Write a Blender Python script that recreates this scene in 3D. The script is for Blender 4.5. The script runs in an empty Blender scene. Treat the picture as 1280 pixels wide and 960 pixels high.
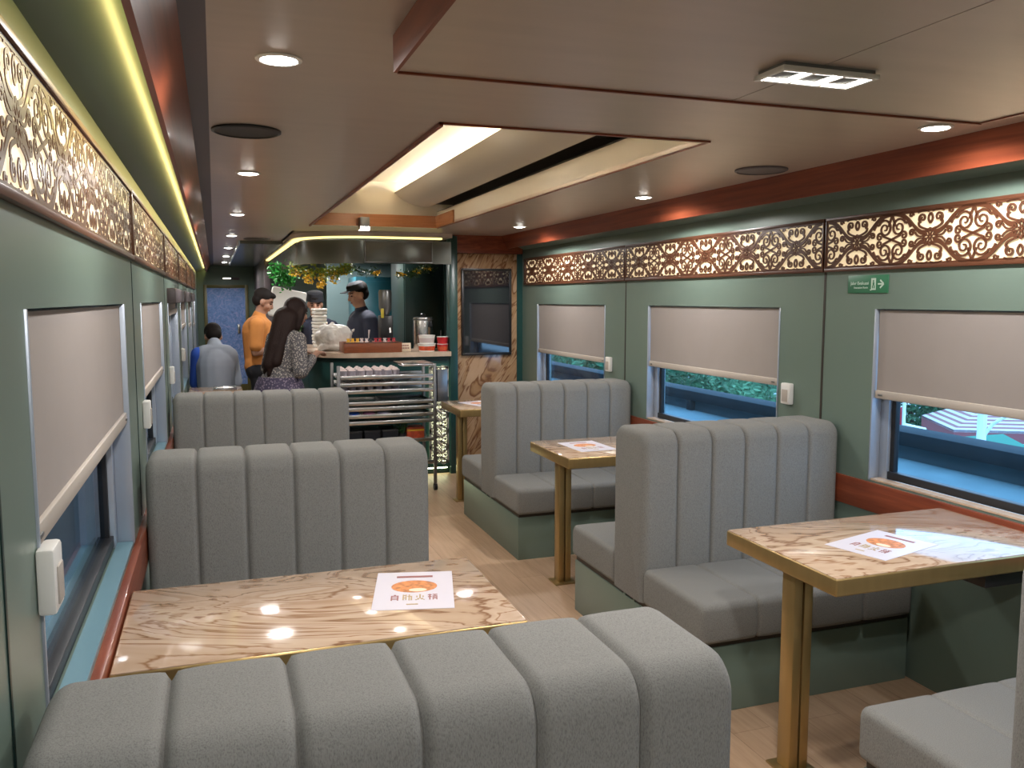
import bpy, bmesh, math, random
from mathutils import Vector, Matrix, Euler
random.seed(7)
C = bpy.context.scene.collection
PI = math.pi
H = 1.5                      # eye height
XL, XR = -0.26, 2.56         # inner faces of the side walls
ZC = 2.04                    # ceiling height

# ------------------------------------------------------------------ materials
def mat(name, col, rough=.5, metal=0., spec=.5, emit=None, estr=0., coat=0., bump=0., bscale=60., vary=0., vscale=4., stretch=(1, 1, 1), sheen=0.):
    m = bpy.data.materials.new(name); m.use_nodes = True
    nt = m.node_tree; b = nt.nodes['Principled BSDF']
    b.inputs['Base Color'].default_value = (*col, 1)
    b.inputs['Roughness'].default_value = rough
    b.inputs['Metallic'].default_value = metal
    b.inputs['Specular IOR Level'].default_value = spec
    b.inputs['Coat Weight'].default_value = coat
    b.inputs['Coat Roughness'].default_value = .05
    b.inputs['Sheen Weight'].default_value = sheen
    if emit:
        b.inputs['Emission Color'].default_value = (*emit, 1); b.inputs['Emission Strength'].default_value = estr
    if bump or vary:
        tc = nt.nodes.new('ShaderNodeTexCoord'); mp = nt.nodes.new('ShaderNodeMapping')
        mp.inputs['Scale'].default_value = stretch
        nt.links.new(tc.outputs['Object'], mp.inputs['Vector'])
    if vary:
        n = nt.nodes.new('ShaderNodeTexNoise'); n.inputs['Scale'].default_value = vscale; n.inputs['Detail'].default_value = 6
        r = nt.nodes.new('ShaderNodeValToRGB')
        r.color_ramp.elements[0].position = .3; r.color_ramp.elements[1].position = .7
        r.color_ramp.elements[0].color = (*[c*(1-vary) for c in col], 1)
        r.color_ramp.elements[1].color = (*[min(1, c*(1+vary)) for c in col], 1)
        nt.links.new(mp.outputs[0], n.inputs['Vector']); nt.links.new(n.outputs['Fac'], r.inputs[0])
        nt.links.new(r.outputs[0], b.inputs['Base Color'])
    if bump:
        n2 = nt.nodes.new('ShaderNodeTexNoise'); n2.inputs['Scale'].default_value = bscale; n2.inputs['Detail'].default_value = 3
        bp = nt.nodes.new('ShaderNodeBump'); bp.inputs['Strength'].default_value = bump; bp.inputs['Distance'].default_value = .01
        nt.links.new(mp.outputs[0], n2.inputs['Vector']); nt.links.new(n2.outputs['Fac'], bp.inputs['Height'])
        nt.links.new(bp.outputs[0], b.inputs['Normal'])
    return m

def ramp_mat(name, build, stops, rough=.3, coat=0., spec=.5, bump=0.):
    m = bpy.data.materials.new(name); m.use_nodes = True
    nt = m.node_tree; b = nt.nodes['Principled BSDF']
    b.inputs['Roughness'].default_value = rough; b.inputs['Coat Weight'].default_value = coat; b.inputs['Coat Roughness'].default_value = .04
    b.inputs['Specular IOR Level'].default_value = spec
    fac = build(nt)
    r = nt.nodes.new('ShaderNodeValToRGB'); cr = r.color_ramp
    while len(cr.elements) < len(stops): cr.elements.new(.5)
    for e, (p, c) in zip(cr.elements, stops): e.position = p; e.color = (*c, 1)
    nt.links.new(fac, r.inputs[0]); nt.links.new(r.outputs[0], b.inputs['Base Color'])
    if bump:
        bp = nt.nodes.new('ShaderNodeBump'); bp.inputs['Strength'].default_value = bump; bp.inputs['Distance'].default_value = .01
        nt.links.new(fac, bp.inputs['Height']); nt.links.new(bp.outputs[0], b.inputs['Normal'])
    return m

def coords(nt, scale=(1, 1, 1), rot=(0, 0, 0), kind='Object'):
    tc = nt.nodes.new('ShaderNodeTexCoord'); mp = nt.nodes.new('ShaderNodeMapping')
    mp.inputs['Scale'].default_value = scale; mp.inputs['Rotation'].default_value = rot
    nt.links.new(tc.outputs[kind], mp.inputs['Vector']); return mp.outputs[0]

def veins(scale, rot, ns=1.2, dist=2.2, det=9, ro=.62):
    def build(nt):
        v = coords(nt, (1, 1, 1), rot); m2 = nt.nodes.new('ShaderNodeMapping'); m2.inputs['Scale'].default_value = scale
        nt.links.new(v, m2.inputs['Vector']); v = m2.outputs[0]
        n = nt.nodes.new('ShaderNodeTexNoise'); n.inputs['Scale'].default_value = ns; n.inputs['Detail'].default_value = det
        n.inputs['Roughness'].default_value = ro; n.inputs['Distortion'].default_value = dist
        nt.links.new(v, n.inputs['Vector']); return n.outputs['Fac']
    return build

def glass(name, tint, gloss=.12):
    m = bpy.data.materials.new(name); m.use_nodes = True; nt = m.node_tree; nt.nodes.clear()
    o = nt.nodes.new('ShaderNodeOutputMaterial'); t = nt.nodes.new('ShaderNodeBsdfTransparent'); g = nt.nodes.new('ShaderNodeBsdfGlossy')
    t.inputs[0].default_value = (*tint, 1); g.inputs['Roughness'].default_value = .03; g.inputs[0].default_value = (.9, .95, 1, 1)
    mx = nt.nodes.new('ShaderNodeMixShader'); lw = nt.nodes.new('ShaderNodeLayerWeight'); lw.inputs[0].default_value = .5
    p = nt.nodes.new('ShaderNodeMath'); p.operation = 'POWER'; p.inputs[1].default_value = 4
    f = nt.nodes.new('ShaderNodeMath'); f.operation = 'MULTIPLY_ADD'; f.inputs[1].default_value = .5; f.inputs[2].default_value = .03
    nt.links.new(lw.outputs['Facing'], p.inputs[0]); nt.links.new(p.outputs[0], f.inputs[0])
    nt.links.new(f.outputs[0], mx.inputs[0]); nt.links.new(t.outputs[0], mx.inputs[1]); nt.links.new(g.outputs[0], mx.inputs[2])
    nt.links.new(mx.outputs[0], o.inputs[0]); return m

def fabric(name, col, dark):
    def build(nt):
        v = coords(nt, (520, 520, 200)); n = nt.nodes.new('ShaderNodeTexNoise'); n.inputs['Scale'].default_value = 1; n.inputs['Detail'].default_value = 4
        nt.links.new(v, n.inputs['Vector']); return n.outputs['Fac']
    return ramp_mat(name, build, [(.28, dark), (.5, col), (.75, tuple(c*1.12 for c in col))], rough=.92, spec=.15, bump=.12)

M = {}
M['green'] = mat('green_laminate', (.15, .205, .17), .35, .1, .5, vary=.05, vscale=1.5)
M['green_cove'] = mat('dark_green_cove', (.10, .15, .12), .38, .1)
M['ceil'] = mat('brushed_bronze_panel', (.52, .42, .345), .3, .3, vary=.04, vscale=3, stretch=(1, 6, 1))
M['ceil_grey'] = mat('grey_edge_panel', (.11, .09, .098), .45, .1)
M['wood'] = ramp_mat('red_mahogany', veins((3, .5, 14), (0, 0, 0), 2.5, .6), [(.3, (.13, .026, .012)), (.55, (.22, .052, .022)), (.75, (.30, .08, .033))], rough=.36, coat=.05, spec=.3)
M['wood_light'] = ramp_mat('orange_wood_strip', veins((1, 1, 16), (0, 0, 0), 2.5, .6), [(.3, (.38, .15, .06)), (.7, (.5, .21, .09))], rough=.25, coat=.3)
M['cream'] = mat('cream_paint', (.62, .56, .46), .5)
M['slot'] = mat('dark_slot', (.03, .022, .015), .5)
M['fabric'] = fabric('grey_woven_fabric', (.225, .222, .208), (.15, .148, .14))
M['gold'] = mat('brushed_gold', (.42, .29, .12), .32, .75, vary=.06, vscale=30, stretch=(1, 1, .1))
M['gold_dark'] = mat('dark_gold_groove', (.12, .075, .03), .4, .6)
M['marble_top'] = ramp_mat('beige_marble', veins((1.0, 3.6, 1), (0, 0, .28), 1.7, .8, 5, .5), [(.25, (.50, .37, .26)), (.36, (.43, .30, .20)), (.385, (.20, .10, .05)), (.40, (.46, .33, .23)), (.455, (.52, .39, .28)), (.475, (.27, .145, .075)), (.487, (.50, .37, .27)), (.545, (.44, .31, .21)), (.56, (.24, .125, .06)), (.575, (.49, .36, .26)), (.64, (.38, .25, .16)), (.66, (.50, .38, .28))], rough=.1, coat=.25)
M['marble_wall'] = ramp_mat('brown_marble', veins((3.4, 1, .8), (0, -.61, 0), 1.6, .7, 5, .5), [(.25, (.48, .31, .18)), (.36, (.36, .20, .10)), (.39, (.13, .05, .02)), (.41, (.40, .24, .13)), (.46, (.48, .31, .18)), (.485, (.18, .075, .03)), (.50, (.44, .27, .15)), (.56, (.34, .19, .09)), (.58, (.15, .06, .025)), (.60, (.46, .29, .17)), (.7, (.50, .33, .2))], rough=.12, coat=.3)
M['black'] = mat('black_plastic', (.012, .012, .014), .35)
M['screen'] = mat('black_screen', (.012, .014, .02), .04, 0, .9, coat=1.)
M['rubber'] = mat('black_rubber', (.012, .013, .016), .5)
M['alu'] = mat('bluish_aluminium', (.42, .47, .55), .35, .5)
M['sill'] = mat('blue_grey_sill', (.17, .31, .37), .3, .2)
M['blind'] = mat('beige_blind_fabric', (.285, .25, .23), .8, vary=.03, vscale=5, bump=.05, bscale=400)
M['white'] = mat('white_plastic', (.72, .70, .66), .35)
M['white_bar'] = mat('cream_blind_bar', (.42, .37, .32), .4)
M['glass'] = glass('window_glass', (.62, .80, .92))
M['glass_dark'] = glass('smoked_glass', (.8, .84, .8))
M['smoked'] = mat('smoked_mirror_glass', (.20, .21, .185), .12, .85)
M['steel'] = mat('stainless_steel', (.62, .62, .62), .25, 1.)
M['steel_dark'] = mat('dark_steel', (.22, .22, .22), .35, .8)
M['fret'] = mat('brown_carved_board', (.095, .034, .016), .35, 0, .5)
M['fret_gloss'] = mat('glossy_brown_carved_board', (.10, .045, .025), .3, 0, .35, coat=.1)
M['teal'] = mat('dark_teal_laminate', (.015, .06, .055), .3)
M['teal_dark'] = mat('deep_green_panel', (.006, .022, .02), .35)
M['teal_wall'] = mat('grey_teal_wall', (.13, .2, .21), .5)
M['counter'] = ramp_mat('oak_stone_counter', veins((2, 6, 1), (0, 0, 0), 2, .8), [(.3, (.45, .32, .22)), (.7, (.62, .48, .36))], rough=.2)
M['dark_ceiling'] = mat('dark_gloss_ceiling', (.14, .15, .13), .22, .3)
M['floor_dark'] = mat('dark_ground', (.05, .055, .06), .8)
def planks(nt):
    v = coords(nt, (1, 1, 1), (0, 0, PI/2))
    br = nt.nodes.new('ShaderNodeTexBrick'); br.inputs['Scale'].default_value = 1
    br.inputs['Brick Width'].default_value = 1.2; br.inputs['Row Height'].default_value = .15; br.inputs['Mortar Size'].default_value = .0012
    br.inputs['Color1'].default_value = (.42, .42, .42, 1); br.inputs['Color2'].default_value = (.62, .62, .62, 1); br.inputs['Mortar'].default_value = (0, 0, 0, 1)
    nt.links.new(v, br.inputs['Vector'])
    v2 = coords(nt, (22, 1.6, 1)); n = nt.nodes.new('ShaderNodeTexNoise'); n.inputs['Scale'].default_value = 2.2; n.inputs['Detail'].default_value = 8
    nt.links.new(v2, n.inputs['Vector'])
    mx = nt.nodes.new('ShaderNodeMix'); mx.data_type = 'RGBA'; mx.inputs[0].default_value = .5
    nt.links.new(br.outputs['Color'], mx.inputs[6]); nt.links.new(n.outputs['Fac'], mx.inputs[7]); return mx.outputs[2]
M['floor'] = ramp_mat('oak_planks', planks, [(.15, (.2, .12, .07)), (.38, (.42, .27, .165)), (.55, (.52, .35, .225)), (.7, (.58, .41, .28))], rough=.38)
def emis(name, col, s): return mat(name, (.8, .8, .8), .5, emit=col, estr=s)
M['lamp'] = emis('lamp_lens', (1, .97, .92), 14)
M['led_warm'] = emis('warm_led', (1, .88, .68), 21)
M['led_yellow'] = emis('yellow_led', (1, .84, .30), 7)
M['led_arch'] = emis('counter_led', (1, .82, .28), .75)
M['led_floor'] = emis('plinth_led', (.95, 1, .6), 6)
M['backlight'] = mat('backlit_cream_acrylic', (.8, .68, .48), .4, emit=(1, .78, .47), estr=.23)
M['backlight_strip'] = emis('fretwork_led', (1, .82, .5), 3.6)
M['backlight_left'] = mat('backlit_cream_acrylic_left', (.8, .7, .5), .4, emit=(1, .84, .58), estr=.33)
M['backlight_counter'] = mat('backlit_counter_front', (.8, .8, .6), .4, emit=(.9, .95, .6), estr=.9)
M['paper'] = mat('white_paper', (.60, .57, .63), .35)
M['ink'] = mat('brown_ink', (.28, .10, .09), .5)
M['ink_gold'] = mat('gold_ink', (.42, .3, .14), .4)
M['food'] = mat('orange_food_print', (.55, .2, .06), .5, vary=.5, vscale=60)
M['rice'] = mat('cream_print', (.75, .62, .45), .5)
M['skin'] = mat('skin', (.36, .19, .125), .5)
M['hair'] = mat('dark_hair', (.010, .007, .006), .75, spec=.2)
M['hair_brown'] = mat('dark_brown_hair', (.018, .008, .006), .65, spec=.25, bump=.5, bscale=60, stretch=(4, 4, .3))
M['lip'] = mat('lips', (.3, .1, .09), .5)
M['orange'] = mat('orange_cloth', (.52, .20, .045), .85, vary=.08, vscale=8)
M['navy'] = mat('navy_cloth', (.012, .016, .035), .8)
M['darkcloth'] = mat('dark_cloth', (.012, .013, .018), .85)
M['greyblue'] = mat('grey_blue_cloth', (.33, .37, .44), .85, vary=.05, vscale=6)
M['blue'] = mat('bright_blue_cloth', (.03, .10, .5), .8)
def checks(c1, c2, sc):
    def build(nt):
        v = coords(nt, (sc, sc, sc), (.2, .3, .4)); n = nt.nodes.new('ShaderNodeTexVoronoi'); n.inputs['Scale'].default_value = 1
        nt.links.new(v, n.inputs['Vector']); return n.outputs['Distance']
    return ramp_mat('patterned_cloth', build, [(.25, c1), (.5, c2)], rough=.9, spec=.2)
M['blouse'] = checks((.40, .36, .32), (.10, .095, .10), 80)
M['skirt'] = checks((.24, .2, .26), (.07, .06, .10), 60)
M['leaf'] = mat('leaf_green', (.02, .22, .03), .35, vary=.4, vscale=25)
M['leaf_dark'] = mat('dark_leaf', (.018, .07, .015), .4, vary=.4, vscale=25)
M['leaf_yellow'] = mat('yellow_green_leaf', (.22, .30, .03), .4, vary=.3, vscale=25)
M['flower'] = mat('yellow_flower', (.78, .50, .03), .5, vary=.2, vscale=25)
M['flower_white'] = mat('white_flower', (.75, .75, .65), .5)
M['bag'] = mat('white_plastic_bag', (.68, .65, .60), .35, bump=.6, bscale=14)
M['foam'] = mat('white_foam', (.78, .77, .72), .5)
M['red'] = mat('red_print', (.5, .02, .025), .35)
M['redorange'] = mat('red_orange_print', (.55, .08, .03), .35, vary=.3, vscale=30)
M['tray'] = mat('reddish_wood_tray', (.22, .06, .02), .3, vary=.15, vscale=14, stretch=(1, 1, 8))
M['snack_y'] = mat('yellow_wrapper', (.7, .38, .03), .35)
M['snack_r'] = mat('red_wrapper', (.45, .04, .05), .3)
M['snack_w'] = mat('pale_wrapper', (.6, .5, .48), .3)
M['clear'] = mat('pale_glassware', (.38, .34, .38), .12, .2, .8)
M['blue_door'] = ramp_mat('frosted_blue_glass', veins((7, 1, 7), (0, 0, 0), 1.4, 3), [(.3, (.13, .22, .55)), (.5, (.22, .38, .78)), (.75, (.58, .54, .88))], rough=.2)  # glow from behind the glass is put into the raised base colours
M['olive'] = mat('olive_frame', (.14, .12, .035), .4)
M['sign_green'] = mat('green_sign', (.03, .155, .075), .45)
M['sign_text'] = mat('sign_white', (.5, .62, .52), .5)
M['gold_fabric'] = mat('yellow_tag', (.6, .5, .05), .5)
M['concrete_blue'] = mat('weathered_concrete', (.10, .14, .16), .85, 0, .08, vary=.15, vscale=2)
M['slab'] = mat('pale_concrete_slab', (.16, .25, .28), .8, 0, .08, vary=.12, vscale=3)
M['rail_dark'] = mat('dark_parapet_beam', (.03, .042, .05), .7, 0, .08, vary=.15, vscale=3)
M['street'] = mat('street_paving', (.34, .40, .42), .9, vary=.2, vscale=.4)
M['roof_red'] = mat('faded_red_tile', (.36, .14, .14), .7)
M['roof_pale'] = mat('pale_roof_tile', (.68, .62, .64), .7)
M['fascia'] = mat('red_fascia', (.30, .075, .08), .6)
M['paintwhite'] = mat('white_paint', (.8, .84, .84), .5)
M['flag'] = mat('red_flag', (.55, .02, .04), .7)
M['tarp'] = mat('green_tarpaulin', (.01, .20, .13), .6)
M['tree'] = mat('tree_leaves', (.05, .16, .075), .7, vary=.5, vscale=1.3)
M['tree2'] = mat('pale_tree_leaves', (.11, .26, .13), .7, vary=.5, vscale=1.3)
M['bark'] = mat('bark', (.07, .05, .035), .9)
M['carbody'] = mat('grey_car_paint', (.35, .38, .42), .3)

# ------------------------------------------------------------------ mesh helpers
def merge(dst, src):
    vm = {v: dst.verts.new(v.co) for v in src.verts}
    for f in src.faces:
        try: dst.faces.new([vm[v] for v in f.verts])
        except ValueError: pass
    src.free()
def bx(bm, x0, x1, y0, y1, z0, z1, bev=0., seg=2, mtx=None):
    t = bmesh.new(); bmesh.ops.create_cube(t, size=1)
    for v in t.verts: v.co = Vector(((x0+x1)/2 + v.co.x*(x1-x0), (y0+y1)/2 + v.co.y*(y1-y0), (z0+z1)/2 + v.co.z*(z1-z0)))
    if bev: bmesh.ops.bevel(t, geom=t.edges[:], offset=bev, segments=seg, profile=.5, affect='EDGES', clamp_overlap=True)
    if mtx: bmesh.ops.transform(t, matrix=mtx, verts=t.verts)
    merge(bm, t)
def ring(bm, c, u, v, r, n):
    return [bm.verts.new(c + u*(math.cos(2*PI*i/n)*r) + v*(math.sin(2*PI*i/n)*r)) for i in range(n)]
def frame_of(d):
    d = d.normalized(); a = Vector((0, 0, 1)) if abs(d.z) < .9 else Vector((1, 0, 0))
    u = d.cross(a).normalized(); return u, d.cross(u).normalized()
def tube(bm, pts, r, n=8, cap=True):
    pts = [Vector(p) for p in pts]; rs = r if isinstance(r, (list, tuple)) else [r]*len(pts); prev = None
    for i, p in enumerate(pts):
        d = (pts[min(i+1, len(pts)-1)] - pts[max(i-1, 0)])
        u, v = frame_of(d); R = ring(bm, p, u, v, rs[i], n)
        if prev:
            best = min(range(n), key=lambda k: (R[k].co-prev[0].co).length); R2 = R[best:]+R[:best]
            if (R2[1].co-prev[1].co).length > (R2[-1].co-prev[1].co).length: R2 = [R2[0]]+R2[:0:-1]
            for k in range(n): bm.faces.new((prev[k], prev[(k+1) % n], R2[(k+1) % n], R2[k]))
            R = R2
        elif cap: bm.faces.new(R)
        prev = R
    if cap: bm.faces.new(prev)
def lathe(bm, prof, c=(0, 0, 0), n=24):
    c = Vector(c); prev = None; X, Y = Vector((1, 0, 0)), Vector((0, 1, 0))
    for r, z in prof:
        R = ring(bm, c+Vector((0, 0, z)), X, Y, max(r, 1e-4), n)
        if prev:
            for k in range(n): bm.faces.new((prev[k], prev[(k+1) % n], R[(k+1) % n], R[k]))
        prev = R
    bmesh.ops.remove_doubles(bm, verts=bm.verts, dist=1e-5)
def prism(bm, poly, z0, z1):
    a = [bm.verts.new((x, y, z0)) for x, y in poly]; b = [bm.verts.new((x, y, z1)) for x, y in poly]; n = len(poly)
    bm.faces.new(a[::-1]); bm.faces.new(b)
    for i in range(n): bm.faces.new((a[i], a[(i+1) % n], b[(i+1) % n], b[i]))
def extrude_xz(bm, poly, y0, y1, cap=True):
    a = [bm.verts.new((x, y0, z)) for x, z in poly]; b = [bm.verts.new((x, y1, z)) for x, z in poly]; n = len(poly)
    if cap: bm.faces.new(a); bm.faces.new(b[::-1])
    for i in range(n): bm.faces.new((a[i], b[i], b[(i+1) % n], a[(i+1) % n]))
def taper(bm, a, b, ra, rb, n=14, m=5):
    a, b = Vector(a), Vector(b); d = b-a; L = d.length or 1e-6; d = d/L; u, v = frame_of(d); prev = None
    rows = [(-ra*math.cos(t*PI/2/m), ra*math.sin(t*PI/2/m)) for t in range(m+1)] + [(L+rb*math.sin(t*PI/2/m), rb*math.cos(t*PI/2/m)) for t in range(m+1)]
    for s, r in rows:
        R = ring(bm, a+d*s, u, v, max(r, 1e-4), n)
        if prev:
            for k in range(n): bm.faces.new((prev[k], prev[(k+1) % n], R[(k+1) % n], R[k]))
        prev = R
    bmesh.ops.remove_doubles(bm, verts=bm.verts, dist=2e-5)
def ell(bm, c, r, rot=None, n=20):
    t = bmesh.new(); bmesh.ops.create_uvsphere(t, u_segments=n, v_segments=max(8, n*2//3), radius=1)
    mm = Matrix.Translation(Vector(c)) @ (Euler(rot).to_matrix().to_4x4() if rot else Matrix()) @ Matrix.Diagonal((*r, 1))
    bmesh.ops.transform(t, matrix=mm, verts=t.verts); merge(bm, t)

def obj(name, bm, m, parent=None, loc=(0, 0, 0), rot=(0, 0, 0), smooth=True, angle=.6):
    me = bpy.data.meshes.new(name)
    if isinstance(bm, bmesh.types.BMesh):
        bmesh.ops.recalc_face_normals(bm, faces=bm.faces); bm.to_mesh(me); bm.free()
    me.materials.append(M[m] if isinstance(m, str) else m)
    if smooth:
        me.polygons.foreach_set('use_smooth', [True]*len(me.polygons)); me.set_sharp_from_angle(angle=angle)
    o = bpy.data.objects.new(name, me); C.objects.link(o); o.location = loc; o.rotation_euler = rot
    if parent: o.parent = parent
    return o
def tag(o, label, cat, group=None, kind=None):
    o['label'] = label; o['category'] = cat
    if group: o['group'] = group
    if kind: o['kind'] = kind
    return o
def thing(name, label, cat, loc=(0, 0, 0), rz=0, group=None):
    o = bpy.data.objects.new(name, None); C.objects.link(o); o.location = loc; o.rotation_euler = (0, 0, rz); o.empty_display_size = .1
    return tag(o, label, cat, group)
def struct(name, bm, m, parent=None, **k):
    o = obj(name, bm, m, parent, **k)
    if parent is None: o['kind'] = 'structure'
    return o
def kids(o): return [c for c in C.objects if c.parent == o]
def dup(root, loc, rz=0, label=None, group=None):
    r = root.copy(); C.objects.link(r); r.location = loc; r.rotation_euler = (0, 0, rz)
    if label: r['label'] = label
    if group: r['group'] = group
    for ch in kids(root):
        c = ch.copy(); C.objects.link(c); c.parent = r
        for g in kids(ch):
            d = g.copy(); C.objects.link(d); d.parent = c
    return r
def B(): return bmesh.new()
def text_mesh(name, body, size, m, parent, mtx, align='CENTER'):
    cu = bpy.data.curves.new(name, 'FONT'); cu.body = body; cu.size = size; cu.align_x = align; cu.align_y = 'CENTER'; cu.extrude = .0004
    t = bpy.data.objects.new(name, cu); C.objects.link(t)
    dg = bpy.context.evaluated_depsgraph_get(); me = bpy.data.meshes.new_from_object(t.evaluated_get(dg)); bpy.data.objects.remove(t)
    me.materials.clear(); me.materials.append(M[m])
    o = bpy.data.objects.new(name, me); C.objects.link(o); o.parent = parent; o.matrix_local = mtx; return o
def light(name, kind, loc, energy, col, parent=None, rot=(0, 0, 0), **k):
    l = bpy.data.lights.new(name, kind); l.energy = energy; l.color = col
    for a, b in k.items(): setattr(l, a, b)
    o = bpy.data.objects.new(name, l); C.objects.link(o); o.location = loc; o.rotation_euler = rot
    if parent: o.parent = parent
    return o

# ------------------------------------------------------------------ camera
F = 1061.
d = Vector(((268-640)/F, -(374-480)/F, -1)).normalized(); up = Vector((0, -d.z, d.y)).normalized(); xx = d.cross(up)
R = Matrix((xx, d, up))
cam = bpy.data.cameras.new('camera'); cam.sensor_width = 36; cam.lens = 36*F/1280; cam.clip_start = .05; cam.clip_end = 300
co = bpy.data.objects.new('camera', cam); C.objects.link(co); co.matrix_world = Matrix.Translation((0, 0, H)) @ R.to_4x4()
bpy.context.scene.camera = co

# ------------------------------------------------------------------ setting
Y0, Y1 = -1.0, 14.5
SEAMS = [-.76, 1.18, 3.12, 5.06, 7.0, 8.94, 10.88, 12.82, 14.5]
WIN = [(-.45, .87), (1.49, 2.81), (3.43, 4.75), (5.37, 6.69)]
WINL = [(-.55, .87), (1.39, 2.81)] + WIN[2:] + [(7.31, 8.63), (9.25, 10.57), (11.19, 12.51)]
WZ0, WZ1 = .75, 1.46
WZL = 1.486
bm = B(); bx(bm, XL-.2, XR+.2, Y0, Y1, -.06, 0); struct('floor', bm, 'floor', smooth=False)
def side_wall(name, x0, x1, wins, y1):
    bm = B(); ys = Y0
    W1 = WZL if x0 < 0 else WZ1
    bx(bm, x0, x1, Y0, y1, 0, WZ0); bx(bm, x0, x1, Y0, y1, W1, 1.93)
    for a, b in wins:
        bx(bm, x0, x1, ys, a, WZ0, W1); ys = b
    bx(bm, x0, x1, ys, y1, WZ0, W1)
    return struct(name, bm, 'green', smooth=False)
side_wall('wall_left', XL-.13, XL, WINL, Y1)
side_wall('wall_right', XR, XR+.13, WIN, 7.1)
bm = B(); bx(bm, XR, XR+.13, 7.1, Y1, 0, 2.3); struct('wall_galley', bm, 'teal_dark', smooth=False)
bm = B(); bx(bm, XL-.2, XR+.2, Y0-.1, Y0, 0, 2.5); struct('wall_back', bm, 'green', smooth=False)
bm = B(); bx(bm, XL-.2, -.16, Y1, Y1+.1, 0, 2.1); bx(bm, .52, 1.2, Y1, Y1+.1, 0, 2.1); bx(bm, -.16, .52, Y1, Y1+.1, 1.73, 2.1); struct('wall_front', bm, 'green_cove', smooth=False)
# panel seams
n = 0
for side, x in (('l', XL), ('r', XR)):
    for s in SEAMS[1:-1]:
        if side == 'r' and s > 6: continue
        n += 1; bm = B(); w = .004 if side == 'l' else .006; sx = 1 if side == 'l' else -1
        bx(bm, min(x, x+sx*.002), max(x, x+sx*.002), s-w, s+w, .76, 1.625)
        struct('trim_%d' % n, bm, 'slot' if side == 'r' else 'teal_dark', smooth=False)
# mahogany ledge under the windows
for x0, x1, y1 in ((XL-.002, XL+.022, 7.0), (XR-.012, XR+.002, 7.05)):
    n += 1; bm = B(); bx(bm, x0, x1, Y0, y1, .62, .742, .003); struct('trim_%d' % n, bm, 'wood')
# coves, mahogany bands (section mirrored about the middle of the car)
MID = (XL+XR)/2
for sgn in (-1, 1):
    q = lambda px: MID + sgn*(px-MID) if sgn == -1 else px
    fx = (lambda v: v) if sgn == -1 else (lambda v: 2*MID-v)
    yend = Y1 if sgn == -1 else 7.05
    sec = [(XL-.01, 1.925), (XL+.03, 1.937), (XL+.065, 1.95), (XL+.10, 1.972), (XL+.13, 2.0), (XL+.15, 2.03), (XL+.155, 2.06)]
    back = [(XL+.14, 2.08), (XL-.01, 2.08)]
    bm = B(); extrude_xz(bm, [(fx(a), b) for a, b in sec+back], Y0, yend); n += 1
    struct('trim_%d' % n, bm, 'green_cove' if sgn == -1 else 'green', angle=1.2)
    wood = [(XL+.145, 1.935), (XL+.20, ZC), (XL+.212, ZC), (XL+.158, 1.935)]
    bm = B(); extrude_xz(bm, [(fx(a), b) for a, b in wood], Y0, yend); n += 1
    struct('trim_%d' % n, bm, 'wood', smooth=False)
    if sgn == -1:
        bm = B(); extrude_xz(bm, [(XL+.148, 1.958), (XL+.148, 1.967), (XL+.155, 1.967), (XL+.155, 1.958)], Y0+.02, Y1-.05); n += 1
        struct('trim_%d' % n, bm, 'led_yellow', smooth=False)
        bm = B(); extrude_xz(bm, [(XL+.20, ZC), (XL+.20, ZC+.02), (XL+.262, ZC+.02), (XL+.262, ZC)], Y0, Y1); n += 1
        struct('trim_%d' % n, bm, 'ceil_grey', smooth=False)
# ceiling with the recess
OX0, OX1, OY0, OY1 = .68, 1.625, 2.6, 6.4
CX0, CX1 = XL+.262, 2*MID-(XL+.20)
bm = B()
for a, b, c_, d_ in ((CX0, OX0, Y0, 7.0), (OX1, CX1, Y0, 7.0), (OX0, OX1, Y0, OY0), (OX0, OX1, OY1, 7.0), (CX0, .62, 7.0, Y1)):
    bx(bm, a, b, c_, d_, ZC, ZC+.02)
struct('ceiling', bm, 'ceil', smooth=False)
bm = B()                                            # recess shell
bx(bm, OX0-.05, OX1+.05, OY0-.02, OY0, ZC+.02, 2.4); bx(bm, OX0-.3, OX1+.3, OY0-.02, OY1+.02, 2.37, 2.4)
bx(bm, OX0-.3, OX1+.3, OY1, OY1+.02, ZC+.02, 2.4)
bx(bm, OX0-.02, OX0, OY0, OY1, ZC+.02, 2.16); bx(bm, OX1+.001, OX1+.02, OY0, OY1, ZC+.003, 2.16)
struct('ceiling_recess', bm, 'cream', smooth=False)
for sgn in (1, -1):
    fx = (lambda v: v) if sgn == 1 else (lambda v: 2*MID-v)
    c0 = [(1.56, 2.195), (1.51, 2.198), (1.46, 2.205), (1.41, 2.22), (1.365, 2.243), (1.33, 2.268), (1.30, 2.295)]
    c1 = [(1.305, 2.30), (1.34, 2.275), (1.41, 2.235), (1.46, 2.222), (1.56, 2.215)]
    bm = B(); extrude_xz(bm, [(fx(a), b) for a, b in c0+c1], OY0, OY1); n += 1; struct('trim_%d' % n, bm, 'cream', angle=1.2)
    bm = B(); extrude_xz(bm, [(fx(a), b) for a, b in ((OX1, 2.16), (1.9, 2.16), (1.9, 2.25), (1.56, 2.25), (1.56, 2.22), (1.75, 2.22), (1.75, 2.163), (OX1, 2.163))], OY0, OY1); n += 1
    struct('trim_%d' % n, bm, 'slot', smooth=False)
    bm = B(); extrude_xz(bm, [(fx(a), b) for a, b in ((1.42, 2.262), (1.44, 2.262), (1.44, 2.276), (1.42, 2.276))], OY0+.02, OY1-.02); n += 1
    struct('trim_%d' % n, bm, 'led_warm', smooth=False)
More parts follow.
